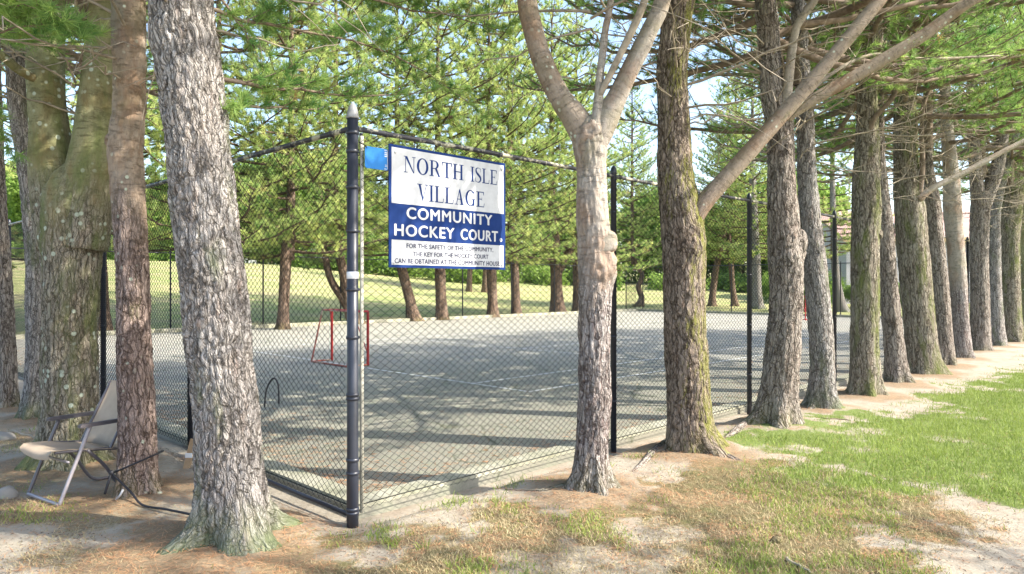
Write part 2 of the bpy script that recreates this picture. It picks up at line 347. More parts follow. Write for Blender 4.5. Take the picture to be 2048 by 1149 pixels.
def build_court():
    b = MB(); e = .12
    def slab(r0, r1, l0, l1, z0, z1, mb):
        c = RL((r0 + r1) / 2, (l0 + l1) / 2); mb.box((c[0], c[1], (z0 + z1) / 2), ((r1 - r0) / 2, (l1 - l0) / 2, (z1 - z0) / 2), [[DR[0], DR[1], 0], [DL[0], DL[1], 0], [0, 0, 1]])
    slab(.12, CL - .1, .12, CW - .1, -.3, .02, b)
    m = M('court_surface', .85, .2); v = m.co(); a = m.noise(v, 1.1, 6, .65); f = m.noise(v, 60, 4, .7); s = m.noise(v, 4, 5)
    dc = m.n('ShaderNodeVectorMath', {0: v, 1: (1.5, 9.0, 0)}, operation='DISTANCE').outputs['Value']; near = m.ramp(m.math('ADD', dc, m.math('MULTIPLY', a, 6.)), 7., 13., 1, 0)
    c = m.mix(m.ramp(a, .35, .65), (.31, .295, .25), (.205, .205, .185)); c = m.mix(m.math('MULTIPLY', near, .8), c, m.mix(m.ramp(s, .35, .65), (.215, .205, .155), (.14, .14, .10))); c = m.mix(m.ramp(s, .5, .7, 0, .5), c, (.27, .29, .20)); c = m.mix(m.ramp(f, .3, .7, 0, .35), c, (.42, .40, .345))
    cr = m.n('ShaderNodeTexVoronoi', {'Vector': m.n('ShaderNodeVectorMath', {0: v, 1: m.n('ShaderNodeTexNoise', {'Vector': v, 'Scale': 1.3, 'Detail': 5.}).outputs['Color']}, operation='ADD').outputs[0], 'Scale': .33}, feature='DISTANCE_TO_EDGE').outputs['Distance']
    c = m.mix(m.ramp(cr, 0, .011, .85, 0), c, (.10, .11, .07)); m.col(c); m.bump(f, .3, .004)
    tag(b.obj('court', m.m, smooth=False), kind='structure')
    k = MB()                                              # pale concrete edging just inside the fence
    slab(.14, CL - .12, .14, .36, .01, .05, k); slab(.14, .36, .363, CW - .34, .01, .05, k)
    slab(.14, CL - .12, CW - .34, CW - .1, .01, .16, k); slab(CL - .34, CL - .12, .363, CW - .343, .01, .14, k)
    m = M('edging', .9, .2); v = m.co(); m.col(m.mix(m.ramp(m.noise(v, 3, 5), .35, .65), (.40, .385, .31), (.27, .27, .19))); m.bump(m.noise(v, 30, 4), .4, .01)
    tag(k.obj('kerb', m.m, smooth=False), kind='structure')
    w = .05; q = MB(); z = .0245
    def line(r0, l0, r1, l1):
        dr, dl = r1 - r0, l1 - l0; L = math.hypot(dr, dl); nr, nl = -dl / L * w / 2, dr / L * w / 2
        P = [RL(r0 + nr, l0 + nl), RL(r1 + nr, l1 + nl), RL(r1 - nr, l1 - nl), RL(r0 - nr, l0 - nl)]
        q.add([[p[0], p[1], z] for p in P], [[[0, 1, 2, 3]]])
    b0, b1 = 5.45, 29.2
    for l in (3.3, 14.15): line(b0, l, b1, l)
    for l in (4.67, 12.8): line(b0 + w, l, b1 - w, l)
    for r in (b0, b1): line(r, 3.3 + w, r, 14.15 - w)
    for r in (b0 + 5.5, b1 - 5.5): line(r, 4.67 + w, r, 12.8 - w)
    line(b0 + 5.5 + w, 8.73, b1 - 5.5 - w, 8.73)
    m = M('line_paint', .8, .2); v = m.co(); m.col(m.mix(m.ramp(m.noise(v, 9, 5, .7), .45, .62), (.72, .73, .72), (.40, .42, .38)))
    tag(q.obj('court_markings', m.m, smooth=False), kind='structure')

# ------------------------------------------------------------ needles, boughs, crowns
rs = np.random.RandomState
def unit(a): return a / (np.linalg.norm(a, axis=-1, keepdims=True) + 1e-12)
class Foliage:
    def __init__(s, seed): s.p = []; s.d = []; s.w = MB(); s.r = rs(seed)
    def bough(s, P0, az, L, pitch, rad, bare=.25, sub=.2, step=.11, sag=.18, sublen=.42, thick=1, nseg=5, P=None, tseg=3):
        r = s.r; n = 10; t = np.linspace(0, 1, n)
        if P is None:
            d = np.array([math.cos(az), math.sin(az)]); side = np.array([-d[1], d[0]])
            wob = np.cumsum(r.normal(0, .02 * L, n)); wz = np.cumsum(r.normal(0, .012 * L, n))
            P = np.zeros((n, 3)); P[:, :2] = P0[:2] + d * (L * t * math.cos(pitch))[:, None] + side * wob[:, None] * t[:, None]
            P[:, 2] = P0[2] + L * (t * math.sin(pitch) - sag * t * (1 - t) * 2) + wz * t
        else:
            P = np.asarray(P, float); L = np.linalg.norm(np.diff(P, axis=0), axis=1).sum()
            tt = np.linspace(0, 1, len(P)); P = np.stack([np.interp(t, tt, P[:, i]) for i in range(3)], -1) + r.normal(0, .012, (n, 3))
        s.w.tube(P, rad * (1 - .82 * t), nseg, cap=False)
        m = int(L * (1 - bare) / sub)
        for i in range(m + 1):
            q = bare + (1 - bare) * (i + r.uniform(-.3, .3)) / max(m, 1); q = min(max(q, 0), 1)
            p = np.array([np.interp(q, t, P[:, k]) for k in range(3)]); j = min(int(q * (n - 1)), n - 2); T = unit(P[j + 1] - P[j])
            sg = 1 if i % 2 else -1; ang = sg * r.uniform(.6, 1.15) if i < m else 0
            D = np.array([T[0] * math.cos(ang) - T[1] * math.sin(ang), T[0] * math.sin(ang) + T[1] * math.cos(ang), T[2] + r.uniform(-.05, .35)]); D = unit(D)
            l2 = sublen * L * (1.05 - q * .75) * r.uniform(.55, 1.1); l2 = max(l2, .15)
            bend = r.normal(0, .12, 3) + np.array([0, 0, .12]); u = np.linspace(0, 1, 4)[:, None]
            Q = p + D * l2 * u + bend * l2 * u * u
            s.w.tube(Q, .3 * rad * np.array([1, .8, .55, .3]) * thick, tseg, cap=False)
            k = max(1, int(l2 * .8 / step)); uu = np.clip(.2 + .8 * (np.arange(k) + r.rand(k)) / k, 0, 1)[:, None]
            s.p.append(p + D * l2 * uu + bend * l2 * uu * uu + r.normal(0, .35 * step, (k, 3)))
            s.d.append(unit(D + 2 * bend * uu + r.normal(0, .55, (k, 3)) + np.array([0, 0, .25])))
    def needles(s, k, ln, wd, spread=.85, up=.12):
        r = s.r; P = np.concatenate(s.p); D = np.concatenate(s.d); n = len(P); rnd = np.clip(r.normal(.45, .22, n), 0, .94); rnd[r.rand(n) < .02] = 1
        c = np.repeat(P, k, 0); d = unit(np.repeat(D, k, 0) * 1. + r.normal(0, spread, (n * k, 3)) + np.array([0, 0, up])); L = ln * r.uniform(.7, 1.15, n * k)[:, None]
        c = c - np.repeat(D, k, 0) * r.uniform(0, .5, (n * k, 1)) * ln
        sd_ = unit(np.cross(d, r.normal(0, 1, (n * k, 3)))) * wd * .5
        V = np.stack([c - sd_, c + sd_, c + d * L], 1).reshape(-1, 3); Fc = np.arange(n * k * 3).reshape(-1, 3)
        rr = np.repeat(np.clip(np.repeat(rnd, k) + r.normal(0, .06, n * k), 0, 1), 3)
        return V, Fc, rr
def make_crown(seed, z0, z1, rmax, nb, k, ln, wd, step, sub, mat, tw, dead=0, zd=3.4, gap=0.0, dense=1.0, lead=.12):
    f = Foliage(seed); r = f.r
    for b in range(nb):
        t = (b + r.rand()) / nb; z = z0 + (z1 - z0) * t
        if r.rand() < gap: continue
        L = rmax * (1.02 - t) ** (.62 if rmax < 4 else .45) * r.uniform(.72, 1.15); L = max(L, .5)
        f.bough(np.array([0, 0, z]), b * 2.39996 + r.uniform(-.4, .4), L, R(4 + 38 * t + r.uniform(-6, 8)), .016 + .011 * L, bare=.22, sub=sub, step=step, sublen=.36)
    nd = len(f.w.v)
    zz = np.linspace(z0 - .3, z1, 8); f.w.tube(np.stack([zz * 0, zz * 0, zz], -1), np.linspace(lead, .02, 8), 6, cap=False)
    V, Fc, rr = f.needles(k, ln, wd)
    cm = make_mesh('pine_crown', V, [Fc], mat, {'rnd': rr}, smooth=False)
    wm = f.w.mesh('pine_branches', tw)
    dm = None
    if dead:
        g = MB()
        for i in range(dead):
            z = zd + (z0 + 2.0 - zd) * r.rand(); az = r.uniform(0, 6.28); L = r.uniform(.5, 2.1); n = 9; t = np.linspace(0, 1, n)
            d = np.array([math.cos(az), math.sin(az), r.uniform(-.1, .5)]); P = np.array([0, 0, z]) + d * L * t[:, None] + np.cumsum(r.normal(0, .05 * L, (n, 3)), 0) * t[:, None]
            g.tube(P, .011 * (1 - .8 * t) * (.6 + L * .4), 4, cap=False)
            for q in range(3):
                j = r.randint(2, n - 1); d2 = unit(d + r.normal(0, .7, 3)); l2 = L * r.uniform(.2, .5); u = np.linspace(0, 1, 5)[:, None]
                g.tube(P[j] + d2 * l2 * u + r.normal(0, .25, 3) * l2 * u * u, .005 * np.array([1, .9, .7, .5, .3]), 3, cap=False)
        dm = g.mesh('dead_twigs', DEAD)
    return cm, wm, dm

NEAR = [make_crown(10 + i, 4.9, 13.5, 4.7, 58, 38, .13, .0072, .105, .17, NEEDLE, TWIG, dead=44, gap=.12, lead=.1) for i in range(3)]
NEAR.append(make_crown(19, 5.0, 13.0, 3.2, 30, 26, .13, .0105, .10, .18, NEEDLE, TWIG, dead=10, lead=.1))
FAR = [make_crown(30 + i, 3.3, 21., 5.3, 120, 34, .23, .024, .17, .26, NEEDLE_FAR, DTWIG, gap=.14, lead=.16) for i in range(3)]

def copy_ob(me, name, parent, loc, rz, sc=1.):
    o = link(name, me, parent, loc); o.rotation_euler.z = rz; o.scale = (sc, sc, sc); return o

# ------------------------------------------------------------ trunks
def trunk_disp(seed, plate, amp, flare, lobes, z0, knots=(), fh=.16, lump=.05):
    r = rs(seed); ph = r.uniform(0, 6.28, 4)
    def f(th, s, RR):
        u = th / (2 * np.pi) * np.round(2 * np.pi * RR.mean() / plate); 
        nU = max(3, round(2 * np.pi * float(RR.mean()) / plate)); u = th / (2 * np.pi) * nU
        up = np.abs(((th / (2 * np.pi)) % 1) - .5) * 2                       # seamless coordinate
        b = cell(np.cos(th) * nU / 6.28 * 1.0 + 40 + 0 * s, s / plate * .42 + np.sin(th) * nU / 6.28, seed)
        low = fbm(np.cos(th) * 1.2 + 5 + 0 * s, s * 2.1 + np.sin(th) * 1.2, seed + 3, 3) - .5
        mid = fbm(np.cos(th) * 4 + 5 + 0 * s, s * 7 + np.sin(th) * 4, seed + 5, 3) - .5
        o = RR * (1 + lump * 2 * low) - amp * .7 + amp * (np.clip(b * 2.2, 0, 1) - .6) + amp * 1.2 * mid
        e = np.exp(-np.maximum(s - z0, 0) / fh); lob = .55 + .45 * np.cos(lobes * th + ph[0] + .5 * np.sin(th + ph[1])) + .25 * np.cos((lobes + 2) * th + ph[2])
        o = o + RR * flare * e * np.clip(lob, 0, 2)
        for (kt, kz, ks, ka) in knots:
            dt = (th - kt + np.pi) % (2 * np.pi) - np.pi; q = (dt * RR / ks) ** 2 + ((s - kz) / ks) ** 2
            o = o + ka * np.exp(-q) * (1 - 1.1 * np.exp(-q * 6))
        return o
    return f
GROUPR = 'pines in the row outside the right hand fence'; GROUPL = 'pines outside the left hand fence'; GROUPF = 'pines beyond the far side of the court'
def profile(prof, Y, dy=0):
    return np.array([list(PX(px, py, Y)) + [w / F * Y / 2 * (.96 if Y > 7 else 1)] for px, py, w in prof])
def pine(label, prof, Y, mat, top=13, limbs=(), seg=48, step=.035, flare=.55, lobes=5, amp=.012, plate=.05, knots=(), crown=0, rz=0., sc=1., group=GROUPR, fh=.16, forked=False, seed=1, limbmat=None, extra=None, twigs=True, cz=0, scars=(), scarmat=None):
    K = profile(prof, Y); x0, y0 = K[0][0], K[0][1]; g = gz1(x0, y0)
    K[0][2] = min(K[0][2], g + .02) ; K = np.vstack([K[0] - np.array([0, 0, .18, -.0]), K])
    o = empty('pine_tree', (x0, y0, g), label, 'pine tree', group)
    O = np.array([x0, y0, g])
    if not forked:
        e = K[-1].copy(); n = 4; T = e[:3] - K[-2][:3]; T = T / max(T[2], .1); ax = e.copy()
        for i in range(n):
            q = (i + 1) / n; z = e[2] + (top - e[2]) * q
            K = np.vstack([K, [e[0] + T[0] * .5 * (1 - math.exp(-q * 3)), e[1], z, max(e[3] * (1 - q * .85), .03)]])
    Pth = smooth_path(K, step); vis = Pth[:, 2] < 1.77 + .47 * Y + .6
    if not forked:
        hi = Pth[~vis][::12]; Pth = np.vstack([Pth[vis], hi]) if len(hi) else Pth
    b = MB(); P = Pth[:, :3] - O
    b.tube(P, Pth[:, 3], seg, disp=trunk_disp(seed, plate, amp, flare, lobes, .2, knots, fh), off=seed * 3.1)
    b.obj('trunk', mat, o)
    for li, (lp, ly, nm, lm) in enumerate(limbs):
        L = np.array([list(PX(px, py, Y + dy)) + [w / F * Y / 2] for (px, py, w), dy in zip(lp, np.linspace(ly[0], ly[1], len(lp)))])
        q = smooth_path(L, .05); mb = MB()
        mb.tube(q[:, :3] - O, q[:, 3], 20, disp=trunk_disp(seed + li + 9, .05, .004, 0, 3, 0, (), lump=.09), off=seed + li * 2.3, zo=max(q[0][2], .8))
        mb.obj(nm, lm or limbmat or mat, o)
    for (kx, ky, kr, ka, burl) in scars:
        c = PX(kx, ky, Y); i = int(np.argmin(abs(Pth[:, 2] - c[2]))); ax = Pth[i]; d = np.array([math.cos(ka), math.sin(ka), .05]); d /= np.linalg.norm(d); p = ax[:3] + d * ax[3] * .96 - O; p[2] = c[2] - O[2]
        e1 = unit(np.cross(d, [0, 0, 1.])); e2 = np.cross(e1, d); kr = kr / F * Y; n = 26; mb = MB(); q = rs(int(kx)); wob = 1 + .16 * np.sin(np.arange(n) / n * 6.28 * 2 + q.rand() * 6) + .1 * np.sin(np.arange(n) / n * 6.28 * 5 + q.rand() * 6) + q.normal(0, .05, n)
        pr = [(1.5, -.5), (1.35, -.12), (1.1, .1), (.82, .17), (.6, .1), (.42, -.08), (.2, -.12), (.02, -.1)] if not burl else [(1.35, -1.1), (1.22, -.6), (1.1, -.2), (.98, .1), (.84, .3), (.66, .45), (.46, .54), (.24, .58), (.02, .59)]
        V = [p + kr * (a * wob[j] * (math.cos(j / n * 6.2832) * e1 + 1.25 * math.sin(j / n * 6.2832) * e2) + b_ * d * (1 if burl else .8)) for a, b_ in pr for j in range(n)]
        mb.add(V, [grid_faces(len(pr), n)], np.array(V) + seed * 3.1); mb.obj('burl' if burl else 'knot', scarmat or mat, o)
    if crown is not None:
        C = crown[rsx.randint(0, len(crown))] if isinstance(crown, list) else NEAR[crown]
        cx = Pth[-1][0] if forked else np.interp(5.5, Pth[:, 2], Pth[:, 0]); loc = (cx - x0, 0, cz)
        copy_ob(C[1], 'branches', o, loc, rz, sc); copy_ob(C[0], 'crown', o, loc, rz, sc)
        if C[2] and twigs: copy_ob(C[2], 'dead_twigs', o, loc, rz, sc)
    if extra is not None:
        f = Foliage(seed + 90)
        for a in extra:
            Pp = [PX(*p) - O for p in a['p']]
            f.bough(None, 0, 0, 0, a.get('r', .02), bare=a.get('bare', .2), sub=a.get('sub', .12) * .62, step=a.get('step', .075) * .62, sublen=a.get('sl', .4), P=Pp, thick=1.)
        V, Fc, rr = f.needles(38, .125, .006, spread=.6)
        bo = f.w.obj('low_bough', TWIG, o); link('needles', make_mesh('bough_needles', V, [Fc], NEEDLE, {'rnd': rr}, False), bo)
    ROOTS.append((x0, y0, float(K[1][3])))
    return o
rsx = rs(7)

def build_trees():
    # ---- left hand group
    pine('largest grey pine with mossy flared foot, left of the fence corner post',
         [(466,1088,142),(464,1000,138),(457,900,133),(451,800,130),(438,700,130),(429,600,130),(418,500,130),(408,400,128),(398,300,126),(386,200,126),(372,100,126),(362,0,124)],
         4.85, BARK['grey'], seg=110, step=.016, flare=1.1, lobes=4, amp=.022, plate=.045, fh=.13, crown=0, rz=.3, group=GROUPL, seed=3, scars=[(333,180,8,-2.2,0)],
         knots=[(-1.7,2.75,.06,.03)],
         extra=[dict(p=[(400,150,4.95),(455,160,5.0),(560,175,5.3),(690,192,5.8),(860,185,6.3)], r=.022, bare=.3, sub=.13, sl=.28),
                dict(p=[(400,205,5.0),(455,212,5.0),(560,214,5.5),(640,222,6.0)], r=.022, bare=.2, sub=.16, sl=.3),
                dict(p=[(380,0,5.0),(440,25,5.1),(560,60,5.6),(760,90,6.4),(930,200,6.9)], r=.02, bare=.35, sub=.13, sl=.32),
                dict(p=[(440,-60,5.2),(620,-40,6.0),(820,20,7.0),(1000,60,7.8)], r=.022, bare=.2, sub=.15, sl=.3),
                dict(p=[(430,-30,4.9),(470,40,5.0),(520,110,5.1)], r=.012, bare=.2, sub=.12, sl=.5)])
    pine('slim reddish pine beside the beige chair, black cord tied round its foot',
         [(276,1000,80),(275,900,74),(273,800,70),(268,700,68),(267,600,65),(260,450,64),(254,350,66),(251,300,69),(258,220,62),(260,150,61),(257,0,65)],
         5.85, BARK['pink'], seg=64, step=.025, flare=.5, lobes=4, crown=1, rz=1.3, group=GROUPL, seed=5, scars=[(230,285,8,-2.6,1)], knots=[(-1.9,1.35,.05,.03),(-1.1,1.9,.05,.03),(2.9,2.75,.06,.03)])
    pine('wide lichen-spotted pine forking into two stems, left of the slim reddish pine behind the chair',
         [(138,930,122),(140,850,108),(140,700,102),(143,560,106),(146,450,114),(148,400,112),(150,360,90),(151,335,56),(151,320,16)],
         6.9, BARK['lich'], seg=80, step=.03, flare=.5, lobes=5, crown=2, rz=2., group=GROUPL, seed=8, forked=True, scars=[(185,415,8,-1.1,0)], knots=[(-1.8,1.9,.07,.03),(-1.2,1.5,.06,.03)],
         limbs=[([(122,500,84),(115,430,88),(107,350,84),(101,290,76),(95,220,70),(92,120,66),(95,0,62),(98,-130,54)], (.05,.0), 'stem', None),
                ([(168,500,84),(174,430,92),(181,350,90),(187,290,80),(190,230,72),(198,130,56),(204,0,46),(208,-130,42)], (-.05,.1), 'stem', None),
                ([(98,168,16),(62,154,18),(30,135,18),(0,110,17),(-60,80,14)], (.0,-.6), 'limb', BARK['lich'])],
         extra=[dict(p=[(-60,80,6.3),(10,60,5.6),(90,50,5.2),(150,70,5.0)], r=.012, bare=.1, sub=.1, sl=.3), dict(p=[(-60,-40,5.2),(20,0,5.0),(110,30,4.9)], r=.012, bare=.1, sub=.1, sl=.4),
                dict(p=[(-120,150,6.3),(-40,210,6.2),(20,300,6.4)], r=.012, bare=.1, sub=.1, sl=.4)])
    pine('leaning grey pine half hidden at the left edge of the wide lichen-spotted forked pine',
         [(62,842,44),(70,760,40),(72,680,40),(73,600,41),(69,450,42),(51,300,42),(38,200,44),(35,100,44),(32,0,42)],
         9.2, BARK['grey'], seg=40, flare=.6, crown=0, rz=2.8, group=GROUPL, seed=11)
    pine('brown pine trunk cut by the left edge of the picture',
         [(14,820,42),(12,700,38),(8,600,36),(2,500,34),(-4,400,32),(-10,250,30),(-14,100,28)],
         10., BARK['brown'], seg=36, flare=.6, crown=1, rz=.7, group=GROUPL, seed=12)
    # ---- right hand row
    pine('pale Y-shaped pine with a round burl, just right of the sign',
         [(1183,990,82),(1184,900,70),(1189,800,71),(1188,700,69),(1189,600,72),(1190,500,72),(1184,400,66),(1182,330,62),(1181,280,72),(1181,255,66),(1182,238,44),(1182,230,16)],
         6.0, BARK['pale'], seg=72, step=.022, flare=.75, lobes=4, amp=.016, crown=0, rz=.9, seed=15, scars=[(1210,484,19,-.2,1),(1180,268,12,-1.7,0)], forked=True, cz=.4, knots=[(.0,2.12,.10,.075),(-1.4,2.1,.07,.03),(-1.7,1.3,.04,.02)], fh=.13,
         limbs=[([(1180,310,46),(1156,247,56),(1120,195,48),(1088,130,44),(1066,60,42),(1054,0,42),(1046,-130,38)], (0,.1), 'limb', BARK['pink']),
                ([(1184,310,46),(1210,242,52),(1238,185,40),(1270,120,37),(1300,60,35),(1325,0,34),(1350,-130,30)], (0,-.1), 'limb', BARK['pale']),
                ([(1192,270,26),(1196,215,22),(1200,150,17),(1211,60,16),(1222,0,14),(1230,-100,12)], (-.1,.1), 'stem', None),
                ([(1197,195,14),(1220,150,14),(1245,100,16),(1272,45,17),(1290,0,15),(1310,-60,12)], (-.05,-.3), 'dead_stem', DEAD)])
    pine('thick pine with yellow-green moss and a long limb rising to the right',
         [(1390,908,104),(1381,850,96),(1375,750,92),(1369,600,90),(1367,480,92),(1361,420,88),(1351,350,76),(1347,250,69),(1345,150,66),(1350,60,66),(1353,0,66)],
         7.44, BARK['moss'], seg=84, step=.025, flare=.75, lobes=4, amp=.016, plate=.045, crown=1, rz=2.1, seed=18, scars=[(1383,475,12,-1.15,0)], knots=[(-1.2,2.35,.08,.05),(-1.6,2.8,.06,.03),(-.6,1.75,.05,.02)], fh=.15,
         limbs=[([(1362,478,32),(1384,440,40),(1404,410,39),(1440,370,35),(1500,303,32),(1560,235,30),(1600,190,29),(1660,120,26),(1720,48,26),(1775,-20,24),(1830,-100,20)], (.0,-.35), 'limb', BARK['pink']),
                ([(1362,60,36),(1372,20,30),(1385,-30,26)], (0,0), 'limb', None)])
    pine('knobbly brown pine, third along the right hand row, just past the mossy pine',
         [(1552,852,84),(1560,760,76),(1567,680,73),(1572,600,69),(1571,520,72),(1568,450,67),(1563,380,60),(1562,300,56),(1557,240,58),(1545,180,52),(1538,100,48),(1535,40,46),(1532,0,46)],
         8.9, BARK['brown'], seg=68, step=.03, flare=.8, lobes=4, amp=.016, plate=.05, crown=2, rz=.2, seed=21, scars=[(1600,482,17,-.3,1),(1560,480,10,-1.6,0),(1560,300,8,-1.2,0)], knots=[(.1,2.35,.08,.07),(-1.5,2.3,.08,.05),(.2,1.6,.05,.03)],
         limbs=[([(1548,262,24),(1570,236,30),(1605,212,26),(1696,161,26),(1778,113,26),(1848,70,24),(1913,22,22),(1961,-6,20),(2060,-50,16)], (.0,-.6), 'limb', BARK['pink']),
                ([(1563,240,26),(1572,200,22),(1583,109,18),(1594,52,17),(1630,0,15),(1660,-60,12)], (-.1,-.2), 'limb', BARK['pale']),
                ([(1545,75,15),(1600,52,13),(1691,39,12),(1805,13,11),(1890,-10,10)], (0,.3), 'limb', TWIG),
                ([(1600,205,8),(1660,150,8),(1745,110,7),(1850,118,6),(2000,112,5)], (-.2,.2), 'dead_limb', DEAD),
                ([(1540,150,8),(1490,140,6),(1440,120,5),(1400,125,3)], (0,.2), 'dead_limb', DEAD)])
    pine('dark curved pine fourth along the right hand row with a white scar at knee height',
         [(1645,824,60),(1645,740,52),(1643,680,51),(1636,600,50),(1628,520,48),(1620,440,44),(1615,360,40),(1612,300,38),(1610,220,36),(1602,100,32),(1596,0,30)],
         10.0, BARK['grey'], seg=52, flare=.7, crown=0, rz=4.1, seed=24, knots=[(-1.5,1.0,.09,.03)])
    pine('stout greenish pine fifth along the right hand row, beside the curved dark pine',
         [(1730,798,66),(1729,700,58),(1730,600,56),(1730,500,56),(1733,420,58),(1733,340,55),(1735,280,48),(1735,200,42),(1737,100,36),(1740,0,32)],
         11.2, BARK['green'], seg=52, flare=.6, crown=1, rz=5.2, seed=26, scars=[(1757,470,9,-.4,1)],
         limbs=[([(1739,270,14),(1748,238,11),(1782,200,10),(1800,165,9),(1831,130,7)], (-.1,-.4), 'limb', TWIG)])
    pine('slim brown pine sixth along the right hand row',
         [(1797,774,52),(1789,700,42),(1779,600,40),(1770,500,40),(1763,400,34),(1758,330,28),(1757,250,24),(1757,150,20)],
         12.6, BARK['brown'], seg=40, flare=.6, crown=2, rz=1.9, seed=28, sc=.95)
    pine('stout green-grey pine seventh along the right hand row with a long bare limb',
         [(1852,753,70),(1845,700,64),(1835,600,62),(1826,500,62),(1820,420,60),(1816,380,56),(1812,320,48),(1810,250,46),(1810,180,40),(1812,80,34)],
         13.9, BARK['green'], seg=48, flare=.5, crown=0, rz=3.3, seed=30,
         limbs=[([(1835,400,18),(1870,374,13),(1930,345,12),(1990,312,11),(2060,276,9),(2140,240,7)], (-.2,-.4), 'limb', BARK['pale']),
                ([(1838,395,12),(1845,330,10),(1843,260,9),(1850,200,8),(1880,150,6)], (-.2,-.3), 'limb', TWIG)])
    pine('slim brown pine eighth along the right hand row with a stubby knotted top',
         [(1891,738,42),(1885,650,36),(1878,560,35),(1870,470,33),(1865,405,32),(1861,375,26),(1858,330,18),(1856,250,15)],
         15.2, BARK['brown'], seg=36, flare=.5, crown=1, rz=.4, seed=32, sc=1.02)
    pine('pale spotted pine ninth along the right hand row',
         [(1926,722,40),(1921,640,34),(1916,560,34),(1910,480,34),(1905,420,36),(1903,360,31),(1898,300,28),(1893,240,24),(1890,150,20)],
         16.8, BARK['pale'], seg=36, flare=.5, crown=2, rz=2.6, seed=34)
    pine('tenth pine of the right hand row, forking low into two stems',
         [(1961,708,40),(1960,600,36),(1958,500,36),(1960,430,38),(1964,385,38)],
         18.7, BARK['brown'], seg=36, flare=.5, crown=0, rz=5.0, seed=36, forked=True,
         limbs=[([(1958,410,28),(1952,350,25),(1948,290,22),(1945,200,18),(1944,60,14)], (0,0), 'stem', None), ([(1968,410,28),(1990,350,27),(2003,290,22),(2008,200,18),(2010,60,14)], (0,0), 'stem', None)])
    pine('slender crooked grey pine eleventh along the right hand row',
         [(1994,700,36),(1990,600,28),(1988,500,26),(1989,430,24),(2000,370,22),(2020,310,20),(2035,230,17)],
         20., BARK['grey'], seg=32, flare=.5, crown=1, rz=3.9, seed=38)
    pine('greenish pine near the right edge of the picture, twelfth of the right hand row',
         [(2024,688,44),(2020,600,40),(2018,500,40),(2022,420,41),(2034,340,34),(2044,260,30)],
         21.7, BARK['green'], seg=32, flare=.5, crown=2, rz=.8, seed=40)
    pine('last pine of the right hand row, cut by the right edge of the picture',
         [(2052,678,38),(2048,600,34),(2046,500,33),(2050,420,32),(2056,340,28)], 23.3, BARK['lich'], seg=32, flare=.5, crown=0, rz=2.2, seed=42)
    K = empty('pine_tree', (9.6, 1.9, gz1(9.6, 1.9)), 'pine standing on the grass just outside the right edge, its shade dappling the foreground', 'pine tree')
    copy_ob(PT, 'trunk', K, (0, 0, 0), 0, 1.1); copy_ob(NEAR[3][1], 'branches', K, (0, 0, 0), 1, 1); copy_ob(NEAR[3][0], 'crown', K, (0, 0, 0), 1, 1)
    # ---- beyond the far side and the far end
    far = [
     ('dark straight pine beyond the far fence seen just right of the big grey trunk', [(565,662,28),(568,600,24),(572,520,24),(578,450,22),(582,380,18)], 27.7, 0, ()),
     ('pine beyond the far fence with a stem leaning off to the left behind the goal', [(712,652,34),(700,620,26),(690,560,22),(678,500,18),(672,420,14)], 31.5, 1, [([(706,640,18),(690,605,18),(662,560,15),(650,510,13),(646,460,11),(640,380,9)], (0,0), 'stem', None)]),
     ('pine beyond the far fence leaning left under the left half of the sign', [(830,646,30),(822,610,24),(812,570,22),(802,530,22),(796,480,20),(794,400,16)], 34., 2, ()),
     ('upright pine beyond the far fence under the middle of the sign', [(884,643,30),(882,600,24),(880,540,24),(877,480,22),(876,400,18)], 35.2, 0, ()),
     ('pine beyond the far fence under the right edge of the sign', [(986,637,28),(985,600,22),(983,540,22),(980,480,20),(978,400,16)], 38., 1, ()),
     ('slim pine beyond the far fence just right of the sign', [(1033,635,24),(1031,590,19),(1029,530,19),(1024,480,17),(1020,400,14)], 39.5, 2, ()),
     ('stout low-forked pine beyond the far fence left of the Y-shaped pine', [(1115,629,36),(1113,580,26),(1112,530,26),(1110,490,24),(1104,420,18)], 43., 0, [([(1118,540,18),(1135,510,16),(1152,480,13),(1165,420,10)], (0,0), 'limb', None)]),
     ('pine beyond the far fence partly hidden by the Y-shaped pine', [(1158,627,30),(1156,580,22),(1155,520,22),(1153,440,18)], 44.5, 1, ()),
     ('thin crooked dark pine past the far corner of the court', [(1278,615,22),(1283,595,13),(1277,575,12),(1284,550,10),(1272,530,9),(1265,480,8)], 55., 2, ()),
     ('dark pine past the end fence leaning right, nearest to the mossy pine', [(1424,615,20),(1425,590,15),(1430,550,14),(1440,500,13),(1456,430,11),(1470,350,9)], 54., 0, ()),
     ('thin pine past the end fence just left of the second right hand fence post', [(1470,614,18),(1466,580,12),(1462,530,11),(1458,470,10),(1456,380,8)], 54., 1, ()),
     ('thick grey pine past the end fence just right of the second right hand fence post', [(1516,618,26),(1514,580,20),(1512,520,19),(1508,440,17),(1505,350,14)], 50., 2, ()),
     ('leaning grey pine past the end fence beside the house corner', [(1684,625,26),(1676,580,18),(1670,530,16),(1668,470,14),(1665,380,12)], 45., 0, ()),
     ('brown pine beyond the far fence seen between the lichen-spotted and slim reddish pines', [(212,672,30),(208,620,24),(205,560,22),(203,500,20),(205,420,16)], 25.6, 1, ()),
     ('pine beyond the far fence hidden behind the big grey trunk', [(430,667,30),(432,600,22),(434,500,20),(438,400,16)], 27.2, 2, ()),
    ]
